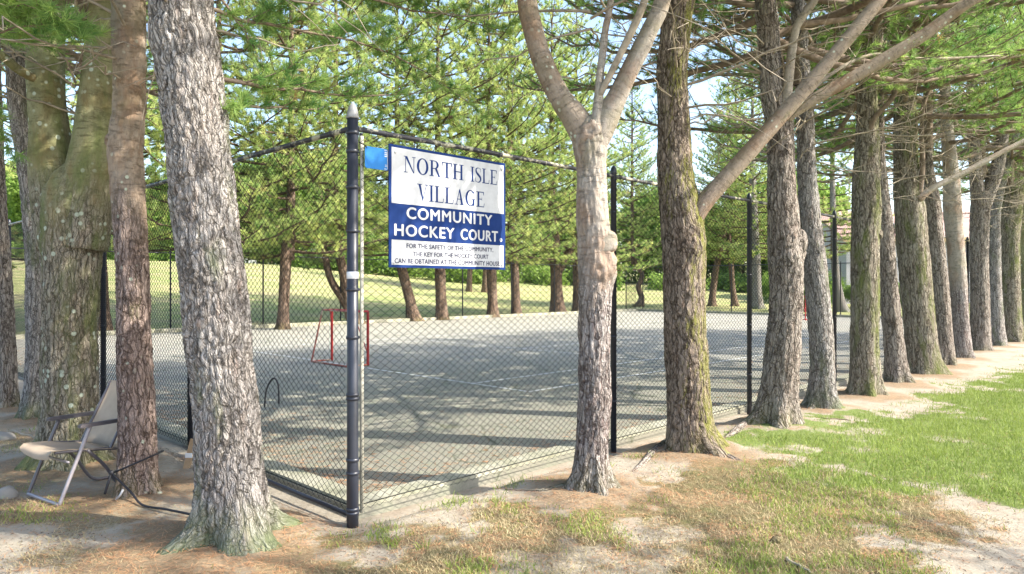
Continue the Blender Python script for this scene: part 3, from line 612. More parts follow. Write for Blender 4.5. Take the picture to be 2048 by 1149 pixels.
    for i, (lab, pr, Y, cv, lim) in enumerate(far):
        thin = i in (8, 9, 10, 11, 12)
        o = pine(lab, pr, Y, BARK['dark'] if i not in (11, 12) else BARK['grey'], top=17, seg=20, step=.12, flare=.5, amp=.02, plate=.12, crown=None, group=GROUPF, seed=60 + i, limbs=lim)
        C = FAR[cv]; sc = (.8 if thin else 1.) * rsx.uniform(.92, 1.06)
        for me, nm in ((C[1], 'branches'), (C[0], 'crown')):
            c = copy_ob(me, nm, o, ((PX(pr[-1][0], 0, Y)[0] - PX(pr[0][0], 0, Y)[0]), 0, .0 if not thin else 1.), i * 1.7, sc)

# ------------------------------------------------------------ background trees and bushes
def leaf_blob(seed, n, k, rx, rz, zc, ln, wd, lobes=9, base=None):
    r = rs(seed); P = []
    for i in range(lobes):
        a = r.uniform(0, 6.28); c = np.array([math.cos(a) * rx * r.uniform(.1, .7), math.sin(a) * rx * r.uniform(.1, .7), zc + r.uniform(-.7, .75) * rz]); rad = r.uniform(.28, .5) * rx
        d = unit(r.normal(0, 1, (n // lobes, 3))); P.append(c + d * rad * r.uniform(.55, 1.05, (n // lobes, 1)) * np.array([1, 1, .8]))
    P = np.concatenate(P); N = len(P)
    P[:, 2] = np.maximum(P[:, 2], .1)
    rn = np.clip(r.normal(.45, .25, N), 0, .94); c = np.repeat(P, k, 0) + r.normal(0, ln * .8, (N * k, 3)); d = unit(r.normal(0, 1, (N * k, 3))); s = unit(np.cross(d, r.normal(0, 1, (N * k, 3)))) * wd
    V = np.stack([c - s, c + d * ln * .5 , c + s, c - d * ln * .5], 1).reshape(-1, 3)
    return V, np.arange(len(V)).reshape(-1, 4), np.repeat(np.repeat(rn, k), 4)
def build_background():
    bl = []
    for i in range(3):
        V, Q, rr = leaf_blob(70 + i, 5200, 6, 4.6, 4.6, 7.0, .34, .15, 22); bl.append(make_mesh('broadleaf_crown', V, [Q], LEAF, {'rnd': rr}, False))
    tm = MB(); t = np.linspace(0, 1, 10); tm.tube(np.stack([.3 * np.sin(t * 4), .2 * t, -.3 + 8.5 * t], -1), .3 * (1 - .75 * t), 10)
    for a in range(6):
        z = 2.5 + a * .8; az = a * 2.4; tm.tube([[.3 * math.sin(z / 2.2), .1, z], [math.cos(az) * 1.4, math.sin(az) * 1.4, z + 1.6], [math.cos(az) * 2.4, math.sin(az) * 2.4, z + 2.8]], [.12, .08, .03], 6)
    tme = tm.mesh('broadleaf_trunk', BARK['dark'])
    r = rs(5); k = 0
    spots = []
    for px in range(-160, 1700, 68): spots.append((px + r.uniform(-25, 25), r.uniform(80, 96)))
    for px in range(-100, 1680, 130): spots.append((px + r.uniform(-25, 25), r.uniform(108, 122)))
    for (px, Y) in spots:
        x = (px - 1024) / F * Y
        if r.rand() < .42:
            o = empty('pine_tree', (x, Y, gz1(x, Y) - .1), 'pine among the trees along the top of the rise beyond the court', 'pine tree', 'pines along the top of the rise', r.uniform(0, 6))
            C = FAR[k % 3]; s = r.uniform(.75, 1.); 
            zt = np.linspace(-.3, 4.6, 8); tb = MB()
            copy_ob(PT, 'trunk', o, (0, 0, 0), 0, s); copy_ob(C[1], 'branches', o, (0, 0, -1.5), 0, s); copy_ob(C[0], 'crown', o, (0, 0, -1.5), 0, s)
        else:
            o = empty('broadleaf_tree', (x, Y, gz1(x, Y) - .1), 'leafy tree among the trees along the top of the rise beyond the court', 'tree', 'leafy trees along the top of the rise', r.uniform(0, 6)); s = r.uniform(.85, 1.35)
            copy_ob(tme, 'trunk', o, (0, 0, 0), 0, s); copy_ob(bl[k % 3], 'crown', o, (0, 0, -1.0), 0, s)
        k += 1
    for px, Y, lab in ((937, 66, 'left of two pines on the slope seen between the far row trunks'), (968, 66.5, 'right of two pines on the slope seen between the far row trunks')):
        x = (px - 1024) / F * Y; o = empty('pine_tree', (x, Y, gz1(x, Y) - .1), lab, 'pine tree', 'pair of pines on the slope')
        copy_ob(PT, 'trunk', o, (0, 0, 0), 0, 1.2); C = FAR[k % 3]; copy_ob(C[1], 'branches', o, (0, 0, .2), px, .8); copy_ob(C[0], 'crown', o, (0, 0, .2), px, .8); k += 1
    # bushes near the end of the court
    bs = [(1612, 47, 1.5, 2.0, 'bright yellow-green rounded bush past the end fence beside the leaning grey pine'), (1725, 52, 1.9, 2.4, 'dark green bush against the house wall right of the leaning pine'), (1640, 58, 2.4, 3.2, 'tall green shrub behind the bright rounded bush'),
          (1560, 60, 2.2, 2.6, 'green shrub at the end of the lawn left of the bright bush'), (1800, 54, 1.4, 1.8, 'small green bush against the house wall seen between two row trunks')]
    for i, (px, Y, w, h, lab) in enumerate(bs):
        V, Q, rr = leaf_blob(90 + i, 1700, 6, w, h * .42, h * .5, .12, .05, 12); x = (px - 1024) / F * Y
        o = empty('bush', (x, Y, gz1(x, Y)), lab, 'bush'); link('foliage', make_mesh('bush_foliage', V, [Q], BUSH if i in (0, 2) else LEAF, {'rnd': rr}, False), o)
        b = MB()
        for a in range(5): b.tube([[0, 0, -.1], [math.cos(a * 1.3) * w * .2, math.sin(a * 1.3) * w * .2, h * .3], [math.cos(a * 1.3) * w * .45, math.sin(a * 1.3) * w * .45, h * .6]], [.04, .03, .01], 6)
        b.obj('stems', BARK['dark'], o)
pt = MB(); zt = np.linspace(0, 1, 10); pt.tube(np.stack([.12 * np.sin(zt * 5), .08 * np.cos(zt * 4), -.3 + 9 * zt], -1), .26 * (1 - .7 * zt), 12, disp=trunk_disp(3, .1, .02, .5, 4, .2)); PT = pt.mesh('pine_trunk', BARK['dark'])

# ------------------------------------------------------------ fences
H = 2.95
def wire_panel(width, zt=2.93, zb=.07, seed=0, p=.043, rad=.0027):
    n = int(width / p); q = .029; m = int((zt - zb) / q); rr = rs(seed); A = []
    z = zb + np.arange(m + 1) * q
    i = np.arange(n + 1)[:, None]; j = np.arange(m + 1)[None]
    x = (i + .5) * (width / n) + np.where(((i + j) % 2) == 0, -.5, .5) * (width / n)
    x = np.clip(x, .0, width)
    bow = .006 * (fbm(x * 2, np.repeat(z[None], n + 1, 0) * 2, seed) - .5)
    yy = bow * 2 + np.where((j % 2) == 0, -.0015, .0015)
    P = np.stack([x, np.broadcast_to(yy, x.shape), np.broadcast_to(z, x.shape)], -1)           # (n+1, m+1, 3)
    K = 3; V = np.zeros((n + 1, m + 1, K, 3))
    for k in range(K):
        t = 2 * math.pi * k / K; V[:, :, k] = P + np.array([math.cos(t) * rad, math.sin(t) * rad, 0])
    base = (np.arange(n + 1)[:, None, None] * (m + 1) + np.arange(m)[None, :, None]) * K; k0 = np.arange(K)[None, None]; k1 = (k0 + 1) % K
    Q = np.stack([base + k0, base + k1, base + K + k1, base + K + k0], -1).reshape(-1, 4)
    return make_mesh('wire_mesh', V.reshape(-1, 3), [Q], WIRE, None, True)
def bay(root, me, a, b, off):                            # a panel from a to b (local xy of root)
    o = link('mesh_panel', me, root, (a[0] + off[0], a[1] + off[1], 0)); o.rotation_euler.z = math.atan2(b[1] - a[1], b[0] - a[0]); return o
def post(root, x, y, rad=.032, h=3.0, name='post'):
    b = MB(); b.lathe((x, y, -.15), [(rad, 0), (rad, h + .12), (rad * 1.12, h + .125), (rad * 1.12, h + .15), (rad * .8, h + .19), (rad * .2, h + .215)], 14)
    for z in (.5, 1.2, 1.9, 2.55): b.lathe((x, y, z), [(rad + .001, 0), (rad + .004, .002), (rad + .004, .018), (rad + .001, .02)], 14)
    return b.obj(name, BLACK, root)
def rail(root, a, b, z, rad=.021, name='top_rail', mat=None, sleeves=True):
    mb = MB(); a = np.array([a[0], a[1], z]); b = np.array([b[0], b[1], z]); L = np.linalg.norm(b - a); n = max(2, int(L / .4)); t = np.linspace(0, 1, n)[:, None]
    P = a + (b - a) * t; P[:, 2] += .006 * np.sin(t[:, 0] * L * 1.1); mb.tube(P, rad, 12)
    if sleeves:
        D = (b - a) / L; s = .25
        while s < L - .1: p = a + D * s; mb.tube([p - D * .009, p + D * .009], rad + .004, 12); s += .62
    return mb.obj(name, mat or RAILM, root)
def fence(label, A, D, posts, L, seedpanel, corner=False, far=False):
    root = empty('chain_link_fence', (A[0], A[1], gz1(*(A - 0)) if False else 0), label, 'fence', None)
    D = np.array(D); nrm = np.array([D[1], -D[0]])
    for s in posts: post(root, *(D * s), rad=.032 if not far else .03)
    rail(root, D * .05, D * L, H, sleeves=not far, mat=BLACK if far else None)
    rail(root, D * .05, D * L, .1 , rad=.004, name='bottom_wire', mat=WIRE, sleeves=False)
    bounds = [0.05] + list(posts) + ([L] if posts[-1] < L - .5 else [])
    for i in range(len(bounds) - 1):
        a, b = bounds[i], bounds[i + 1]; o = bay(root, seedpanel, D * a, D * b, nrm * (-.036 if not corner else .036) * 0 + nrm * .037 * (1 if corner else -1)); o.scale.x = (b - a) / 3.2
    return root
def build_fences():
    pan = wire_panel(3.2, seed=1)
    rp = [3.28 + 3.19 * i for i in range(11)]
    R1 = fence('black chain link fence along the right side of the court, behind the row of pines', C0, DR, rp, CL, pan, corner=True)
    lp = [3.1 + 3.05 * i for i in range(7)]
    L1 = fence('black chain link fence along the left end of the court', C0, DL, [x for x in lp if x < CW - .5], CW, pan)
    fp = [3.2 + 3.62 * i for i in range(10)] ; fA = np.array(RL(0, CW))
    fr = fence('black chain link fence along the far side of the court in front of the lawn', fA, DR, [.05] + [x for x in fp if x < CL - .3], CL, pan, far=True)
    e = fence('black chain link fence across the far end of the court behind the second goal', np.array(RL(CL, 0)), DL, [.05] + [3.2 * i for i in range(1, 8) if 3.2 * i < CW], CW, pan, far=True)
    # corner post: part of the right hand fence
    b = MB(); rad = .042
    b.lathe((0, 0, -.2), [(rad * 1.06, 0), (rad * 1.06, .55), (rad, .62), (rad, 3.22)], 24); cp = b.obj('corner_post', BLACK, R1)
    c = MB(); c.lathe((0, 0, 3.02), [(rad + .006, 0), (rad + .006, .02), (rad + .001, .022), (rad * .98, .05), (rad * .75, .085), (rad * .4, .108), (rad * .1, .118)], 24); c.obj('cap', paint('cap_grey', (.25, .25, .25), .5, .5, (.05, .05, .06), 9), cp)
    bands = MB()
    for z in (2.9, 2.76, 2.49, 2.16, 1.72, 1.36, .93, .90, .44, .34, .07, .04):
        bands.lathe((0, 0, z), [(rad * 1.0, 0), (rad + .007, .003), (rad + .007, .024), (rad * 1.0, .027)], 24)
        if z not in (.93, .34, .07):
            for D, l in ((DR, .075), (DL, .06)):
                bands.tube([[D[0] * .04, D[1] * .04, z + .013], [D[0] * l, D[1] * l, z + .013]], .006, 6); bands.lathe((D[0] * l, D[1] * l, z + .003), [(.012, 0), (.012, .02)], 6)
    bands.obj('brace_bands', BLACK, cp)
    t = MB(); t.lathe((0, 0, 1.815), [(rad + .001, 0), (rad + .0025, .001), (rad + .0025, .052), (rad + .001, .053)], 24); t.obj('tape_band', TAPE, cp)
    n = np.array([DR[1], -DR[0]]); tb = MB(); tb.box((DR[0] * .075 + n[0] * .01, DR[1] * .075 + n[1] * .01, 1.47), (.013, .006, 1.43), [[DR[0], DR[1], 0], [n[0], n[1], 0], [0, 0, 1]]); tb.obj('tension_bar', PALEBAR, R1)
    tb = MB(); tb.box((DL[0] * .062, DL[1] * .062, 1.45), (.006, .004, 1.40), [[DL[0], DL[1], 0], [-DL[1], DL[0], 0], [0, 0, 1]]); tb.obj('tension_bar', PALEBAR, L1)
    # black strip added as the dark gap and edge shadow under the left fence
    sk = MB(); q = DL * 3.4; sk.box((q[0] * .5 , q[1] * .5, .03), (1.62, .006, .016), [[DL[0], DL[1], 0], [-DL[1], DL[0], 0], [0, 0, 1]]); sk.obj('edge_shade_strip', BLACK, L1)

# ------------------------------------------------------------ sign and its lettering
def serif(ch):                                           # pieces (polygons) of a serif capital in a box of height 1; returns (pieces, width)
    t, s, h = .15, .045, .045                            # thick, thin, serif height
    def rc(x0, y0, x1, y1): return [(x0, y0), (x1, y0), (x1, y1), (x0, y1)]
    def srf(x0, x1, y): return rc(x0, y, x1, y + h)
    def ring(cx, cy, rx, ry, ix, iy, a0=0, a1=360, n=40):
        out = []
        for i in range(n):
            a = R(a0 + (a1 - a0) * i / n); b = R(a0 + (a1 - a0) * (i + 1) / n)
            out.append([(cx + rx * math.cos(a), cy + ry * math.sin(a)), (cx + rx * math.cos(b), cy + ry * math.sin(b)), (cx + ix * math.cos(b), cy + iy * math.sin(b)), (cx + ix * math.cos(a), cy + iy * math.sin(a))])
        return out
    if ch == 'I': return [rc(.1, 0, .1 + t, 1), srf(0, .35, 0), srf(0, .35, 1 - h)], .35
    if ch == 'H': return [rc(.09, 0, .09 + t, 1), rc(.6, 0, .6 + t, 1), rc(.09, .48, .7, .48 + .06), srf(0, .34, 0), srf(0, .34, 1 - h), srf(.5, .84, 0), srf(.5, .84, 1 - h)], .84
    if ch == 'T': return [rc(.31, 0, .31 + t, 1), rc(0, .94, .77, 1), srf(.2, .57, 0), [(0, .75), (.04, .75), (.07, .95), (0, .95)], [(.73, .75), (.77, .75), (.77, .95), (.70, .95)]], .77
    if ch == 'L': return [rc(.1, 0, .1 + t, 1), srf(0, .36, 1 - h), rc(0, 0, .66, .055), [(.62, .05), (.66, .05), (.70, .27), (.66, .27)]], .7
    if ch == 'E': return [rc(.1, 0, .1 + t, 1), rc(0, 0, .66, .055), rc(0, .945, .64, 1), rc(.2, .49, .48, .54), [(.62, .05), (.66, .05), (.70, .26), (.66, .26)], [(.60, .78), (.64, .78), (.64, .95), (.57, .95)], rc(.455, .4, .48, .63)], .7
    if ch == 'N': return [rc(.1, 0, .1 + s, 1), rc(.68, 0, .68 + s, 1), [(.06, 1), (.24, 1), (.725, 0), (.66, 0)], srf(0, .26, 0), srf(0, .2, 1 - h), srf(.57, .83, 1 - h)], .83
    if ch == 'V': return [[(.08, 1), (.25, 1), (.46, .12), (.38, 0)], [(.66, 1), (.71, 1), (.42, 0), (.38, 0)], srf(0, .34, 1 - h), srf(.55, .8, 1 - h)], .8
    if ch == 'A': return [[(.52, 0), (.70, 0), (.44, 1), (.36, .9)], [(.12, 0), (.17, 0), (.42, .96), (.38, 1)], rc(.2, .33, .58, .38), srf(0, .27, 0), srf(.43, .8, 0)], .8
    if ch == 'O': return ring(.42, .5, .42, .52, .25, .46), .84
    if ch == 'G': return ring(.42, .5, .42, .52, .25, .46, 42, 325, 34) + [rc(.6, .03, .6 + t, .45), srf(.5, .84, .42), [(.68, .7), (.72, .7), (.72, .98), (.69, .98)]], .84
    if ch == 'R': return [rc(.1, 0, .1 + t, 1), srf(0, .36, 0), srf(0, .3, 1 - h), rc(.2, .945, .4, 1), rc(.2, .47, .42, .52)] + ring(.38, .735, .30, .265, .14, .215, -90, 90, 18) + [[(.38, .5), (.54, .52), (.78, .03), (.66, 0)], srf(.6, .84, 0)], .84
    if ch == 'S':
        K = [(.52, .74), (.5, .9), (.3, .975), (.12, .9), (.1, .74), (.2, .6), (.36, .48), (.5, .34), (.52, .19), (.42, .06), (.24, .02), (.08, .1), (.045, .28)]
        Wd = [.02, .03, .045, .09, .13, .155, .165, .155, .13, .09, .045, .03, .02]; q = smooth_path(np.array([[x, y, 0, w] for (x, y), w in zip(K, Wd)]), .02); T = unit(np.gradient(q[:, :2], axis=0)); N = np.stack([-T[:, 1], T[:, 0]], -1) * q[:, 3:4] / 2
        a = q[:, :2] + N; b = q[:, :2] - N
        return [[tuple(a[i]), tuple(a[i + 1]), tuple(b[i + 1]), tuple(b[i])] for i in range(len(q) - 1)] + [[(.50, .7), (.53, .7), (.53, .98), (.505, .98)], [(.03, .02), (.06, .02), (.065, .3), (.035, .3)]], .6
    return [], .3
def text_mesh(s, w, h, bold=0., space=1.):
    cu = bpy.data.curves.new('lettering', 'FONT'); cu.body = s; cu.size = 1; cu.offset = bold; cu.space_character = space; cu.fill_mode = 'FRONT'; cu.resolution_u = 4
    o = bpy.data.objects.new('tmp', cu); COL.objects.link(o); dg = bpy.context.evaluated_depsgraph_get(); dg.update(); me = bpy.data.meshes.new_from_object(o.evaluated_get(dg))
    V = np.array([v.co[:] for v in me.vertices]); Fs = [list(p.vertices) for p in me.polygons]; bpy.data.objects.remove(o); bpy.data.meshes.remove(me)
    mn, mx = V.min(0), V.max(0); V[:, 0] = (V[:, 0] - mn[0]) / (mx[0] - mn[0]) * w; V[:, 1] = (V[:, 1] - mn[1]) / (mx[1] - mn[1]) * h
    return V[:, :2], Fs
class Flat:                                              # sign-plane mesh: u right, v up, w outward
    def __init__(s, O, n): s.O = np.array(O); s.u = np.array([DR[0], DR[1], 0]); s.n = np.array([n[0], n[1], 0]); s.mb = MB(); s.k = 0
    def poly(s, pts, w):
        P = [s.O + s.u * a + np.array([0, 0, b]) + s.n * w for a, b in pts]; s.mb.add(P, [[list(range(len(P)))]])
def build_sign():
    n = np.array([DR[1], -DR[0]]); W_, H_ = 1.27, .96; s0 = .285; z0 = 1.905
    p = C0 + DR * s0 + n * .062; O = np.array([p[0], p[1], z0]); ax = [[DR[0], DR[1], 0], [n[0], n[1], 0], [0, 0, 1]]
    root = empty('court_sign', (p[0], p[1], z0), 'large white and navy sign on the fence reading NORTH ISLE VILLAGE COMMUNITY HOCKEY COURT', 'sign')
    Oi = np.zeros(3)
    def F_(): return Flat(Oi, n)
    u = np.array([DR[0], DR[1], 0])
    b = MB(); b.box(u * W_ / 2 + np.array([0, 0, H_ / 2]), (W_ / 2, .006, H_ / 2), ax); b.obj('board', NAVY, root, smooth=False)
    def rect(nm, mat, u0, v0, u1, v1, w):
        m = MB(); c = u * (u0 + u1) / 2 + np.array([0, 0, (v0 + v1) / 2]) + np.array([n[0], n[1], 0]) * w; m.box(c, ((u1 - u0) / 2, .0008, (v1 - v0) / 2), ax); return m.obj(nm, mat, root, smooth=False)
    bt = H_ * (1 - .477); bb = H_ * (1 - .774)
    rect('upper_panel', WHITE, .022, bt, W_ - .022, H_ - .022, .0072); rect('lower_panel', WHITE, .022, .022, W_ - .022, bb, .0072)
    w = .0086
    def word(sr, u0, u1, v0, v1):
        f = F_(); adv = []; x = 0
        for c in sr:
            pc, wd = serif(c); adv.append((x, pc)); x += (wd + .075) if c != ' ' else .36
        x -= .075; sx = (u1 - u0) / x; sy = v1 - v0
        for gx, pcs in adv:
            for i, pc in enumerate(pcs): f.poly([(u0 + (gx + a) * sx, v0 + b_ * sy) for a, b_ in pc], w + .00012 * (i % 7))
        f.mb.obj('serif_lettering', NAVY, root, smooth=False)
    word('NORTH', .137, .765, H_ * (1 - .215), H_ * (1 - .080)); word('ISLE', .845, 1.165, H_ * (1 - .215), H_ * (1 - .080)); word('VILLAGE', .27, 1.01, H_ * (1 - .435), H_ * (1 - .295))
    def txt(nm, s, mat, u0, u1, v0, v1, bold, space=1.):
        V, Fs = text_mesh(s, u1 - u0, v1 - v0, 0., space); PP = []; FF = []
        for k_, (ou, ov) in enumerate(((0, 0), (bold, 0), (-bold, 0), (0, bold * .6), (0, -bold * .6))):
            P = Oi + u * (V[:, :1] + u0 + ou) + np.array([0, 0, 1.]) * (V[:, 1:] + v0 + ov) + np.array([n[0], n[1], 0]) * (.0088 + .00015 * k_); FF += [[i + len(V) * k_ for i in f_] for f_ in Fs]; PP += P.tolist()
        me = bpy.data.meshes.new(nm); me.from_pydata(PP, [], FF); me.materials.append(mat); return link(nm, me, root)
    txt('white_lettering', 'COMMUNITY', WHITE, .168, 1.10, H_ * (1 - .594), H_ * (1 - .500), .0042, 1.12)
    txt('white_lettering', 'HOCKEY', WHITE, .05, .66, H_ * (1 - .74), H_ * (1 - .645), .0042, 1.12); txt('white_lettering', 'COURT', WHITE, .735, 1.17, H_ * (1 - .74), H_ * (1 - .645), .0042, 1.12)
    q = F_()
    for i in range(20):
        a, b2 = R(i * 18), R(i * 18 + 18); c = (1.212, H_ * (1 - .722)); q.poly([(c[0] + .016 * math.cos(a), c[1] + .016 * math.sin(a)), (c[0] + .016 * math.cos(b2), c[1] + .016 * math.sin(b2)), (c[0] + .008 * math.cos(b2), c[1] + .008 * math.sin(b2)), (c[0] + .008 * math.cos(a), c[1] + .008 * math.sin(a))], .0088)
    q.mb.obj('dot_mark', WHITE, root, smooth=False)
    txt('small_lettering', 'FOR THE SAFETY OF THE COMMUNITY,', INK, .165, 1.115, H_ * (1 - .843), H_ * (1 - .800), .0019, 1.06)
    txt('small_lettering', 'THE KEY FOR THE HOCKEY COURT', INK, .23, 1.055, H_ * (1 - .903), H_ * (1 - .866), .0019, 1.06)
    txt('small_lettering', 'CAN BE OBTAINED AT THE COMMUNITY HOUSE.', INK, .05, 1.205, H_ * (1 - .965), H_ * (1 - .925), .0019, 1.06)
    for a, c in ((.055, H_ - .06), (W_ - .05, H_ - .06), (.04, .035), (W_ - .045, .04)):
        m = MB(); cc = u * a + np.array([0, 0, c]); nn = np.array([n[0], n[1], 0]); m.tube([cc + nn * .007, cc + nn * .013, cc + nn * .016], [.012, .011, .004], 10); m.obj('bolt', STEEL, root)
    # small sky-blue placard, its edge tucked behind the sign
    pp = C0 + DR * .075 + n * .05; r2 = empty('blue_placard', (pp[0], pp[1], 2.655), 'small sky-blue placard hung on the fence between the corner post and the big sign', 'placard')
    w2, h2 = .215, .165; rr = .02; pts = []
    for cx, cy, a0 in ((w2 - rr, h2 - rr, 0), (rr, h2 - rr, 90), (rr, rr, 180), (w2 - rr, rr, 270)):
        for k in range(5): a = R(a0 + k * 22.5); pts.append((cx + rr * math.cos(a), cy + rr * math.sin(a)))
    m = MB(); N = len(pts); nn = np.array([n[0], n[1], 0]); A = [u * a + np.array([0, 0, c]) for a, c in pts]; m.add(np.array([a - nn * .002 for a in A] + [a + nn * .002 for a in A]), [[list(range(N))[::-1], list(range(N, 2 * N))], [[i, (i + 1) % N, N + (i + 1) % N, N + i] for i in range(N)]])
    m.obj('plate', SKYBLUE, r2, smooth=False)
    g = Flat(np.zeros(3), n); e = .0028
    g.poly([(.203, .015), (.209, .015), (.209, .15), (.203, .15)], e); g.poly([(.175, .153), (.202, .153), (.202, .158), (.175, .158)], e); g.poly([(.175, .008), (.202, .008), (.202, .013), (.175, .013)], e)
    for (a, c) in ((.178, .105), (.178, .12), (.178, .135)): g.poly([(a, c), (a + .018, c), (a + .018, c + .007), (a, c + .007)], e)
    g.poly([(.1965, .105), (.2005, .105), (.2005, .142), (.1965, .142)], e); g.poly([(.182, .03), (.196, .03), (.196, .034), (.182, .034)], e); g.poly([(.182, .04), (.196, .04), (.196, .044), (.182, .044)], e); g.poly([(.1965, .03), (.1995, .03), (.1995, .044), (.1965, .044)], e)
    g.mb.obj('white_marks', WHITE, r2, smooth=False)
    m = MB(); m.tube([u * -.05 + np.array([0, 0, .185]), u * .0 + np.array([0, 0, .17]), u * .02 + np.array([0, 0, .15])], .005, 6); m.obj('wire_tie', CORD, r2)

# ------------------------------------------------------------ goals, chair, cord, small things
def goal(r, l, face, label, c1, c2):
    W2, H2, db, dt = .73, 1.17, .52, .25; x, y = RL(r, l); root = empty('hockey_goal', (x, y, .022), label, 'hockey goal', 'pipe hockey goals on the court')
    D = DR * face
    def P(w, d, z): q = DL * w - D * d; return [q[0], q[1], z]
    def pipe(nm, pts, rad, mat): b = MB(); b.tube(smooth_path(np.array([p + [rad] for p in pts]), .06)[:, :3], rad, 10); return b.obj(nm, mat, root)
    for s in (-1, 1):
        pipe('goal_post', [P(s * W2, 0, 0), P(s * W2, 0, H2 / 2), P(s * W2, 0, H2)], .03, c1)
        pipe('back_stay', [P(s * W2, dt, H2), P(s * W2, (dt + db) / 2, H2 / 2), P(s * W2, db, .02)], .019, c2)
        pipe('top_side_bar', [P(s * W2, 0, H2), P(s * W2, dt, H2)], .019, c1); pipe('bottom_side_bar', [P(s * W2, 0, .02), P(s * W2, db, .02)], .019, c2)
        pipe('brace', [P(s * W2 * .62, dt * .8, H2), P(s * W2 * .98, .02, .32)], .011, c1)
    pipe('crossbar', [P(-W2, 0, H2), P(0, 0, H2), P(W2, 0, H2)], .028, c1); pipe('back_bar', [P(-W2, dt, H2 + .001), P(0, dt, H2), P(W2, dt, H2)], .016, c2); pipe('ground_bar', [P(-W2, db, .02), P(0, db, .02), P(W2, db, .02)], .019, c2)
def build_chair():
    fw = unit(np.array([-.55, -.83])); wd = np.array([fw[1], -fw[0]])   # wd points to the chair's right -> away from camera
    if wd[1] < 0: wd = -wd
    A = PX(118, 1016, 5.58); c = A[:2] + wd * .27; g = gz1(c[0], c[1]) + .02
    root = empty('folding_chair', (c[0], c[1], g), 'beige canvas folding armchair with dark tube frame behind the slim reddish pine', 'folding chair')
    def P(f, w, z): q = fw * f + wd * w; return [q[0], q[1], z]
    def bar(nm, pts, rad, mat, st=.03):
        b = MB(); K = smooth_path(np.array([p + [rad] for p in pts]), st); b.tube(K[:, :3], K[:, 3], 10); return b.obj(nm, mat, root)
    for s, m in ((-1, CHAIRL), (1, CHAIRM)):
        w = s * .27
        bar('front_leg', [P(0, w, 0), P(-.11, w, .28), P(-.235, w, .59)], .0145, m)
        bar('rear_leg', [P(-.22, w * .93, .40), P(-.36, w * .93, .24), P(-.50, w * .93, .03), P(-.66, w * .93, .0)], .014, CHAIRM)
        b = MB(); K = np.array([P(-.16, w, .605), P(-.3, w, .615), P(-.5, w, .61), P(-.66, w, .60)]); 
        ax = [[fw[0], fw[1], 0], [wd[0], wd[1], 0], [0, 0, 1]]; cc = (K[0] + K[-1]) / 2; b.box(cc, (.26, .026, .011), ax); b.box(cc + np.array([0, 0, .014]), (.25, .02, .004), ax); b.obj('armrest', CHAIRM, root, smooth=False)
        bar('arm_stay', [P(-.60, w, .60), P(-.64, w * .97, .52), P(-.70, w * .9, .40)], .011, CHAIRM)
        bar('back_tube', [P(-.40, w * .9, .36), P(-.52, w * .9, .60), P(-.66, w * .9, .875)], .012, CHAIRM)
        bar('side_rail', [P(.02, w * .9, .42), P(-.2, w * .9, .40), P(-.48, w * .9, .365)], .012, CHAIRM)
    bar('foot_bar', [P(0, -.27, .008), P(0, 0, .008), P(0, .27, .008)], .0145, CHAIRL); bar('foot_bar', [P(-.66, -.25, .008), P(-.66, 0, .008), P(-.66, .25, .008)], .0145, CHAIRM)
    bar('cross_bar', [P(-.07, -.27, .33), P(-.07, .27, .33)], .01, CHAIRL)
    def cloth(nm, rows, th=.006):
        V = []; n = 9
        for (f, z, sag) in rows:
            for i in range(n): t = -1 + 2 * i / (n - 1); V.append(P(f, t * .255, z - sag * (1 - t * t)))
        V = np.array(V); m = len(rows); V2 = V - np.array([0, 0, th]); N = len(V); Q = []
        for i in range(m - 1):
            for j in range(n - 1): a = i * n + j; Q += [[a, a + 1, a + n + 1, a + n], [N + a + n, N + a + n + 1, N + a + 1, N + a]]
        rim = [i for i in range(n)] + [i * n + n - 1 for i in range(1, m)] + [(m - 1) * n + j for j in range(n - 2, -1, -1)] + [i * n for i in range(m - 2, 0, -1)]
        Q += [[rim[i], rim[(i + 1) % len(rim)], N + rim[(i + 1) % len(rim)], N + rim[i]] for i in range(len(rim))]
        b = MB(); b.add(np.vstack([V, V2]), [Q]); return b.obj(nm, FABRIC, root)
    cloth('seat', [(.06, .385, .03), (.07, .41, .035), (.04, .44, .03), (-.1, .43, .035), (-.25, .405, .04), (-.4, .38, .04), (-.47, .375, .03)])
    cloth('backrest', [(-.42, .38, 0), (-.46, .47, .0), (-.53, .6, .0), (-.60, .74, .0), (-.65, .86, .0), (-.665, .885, .0)], .008)
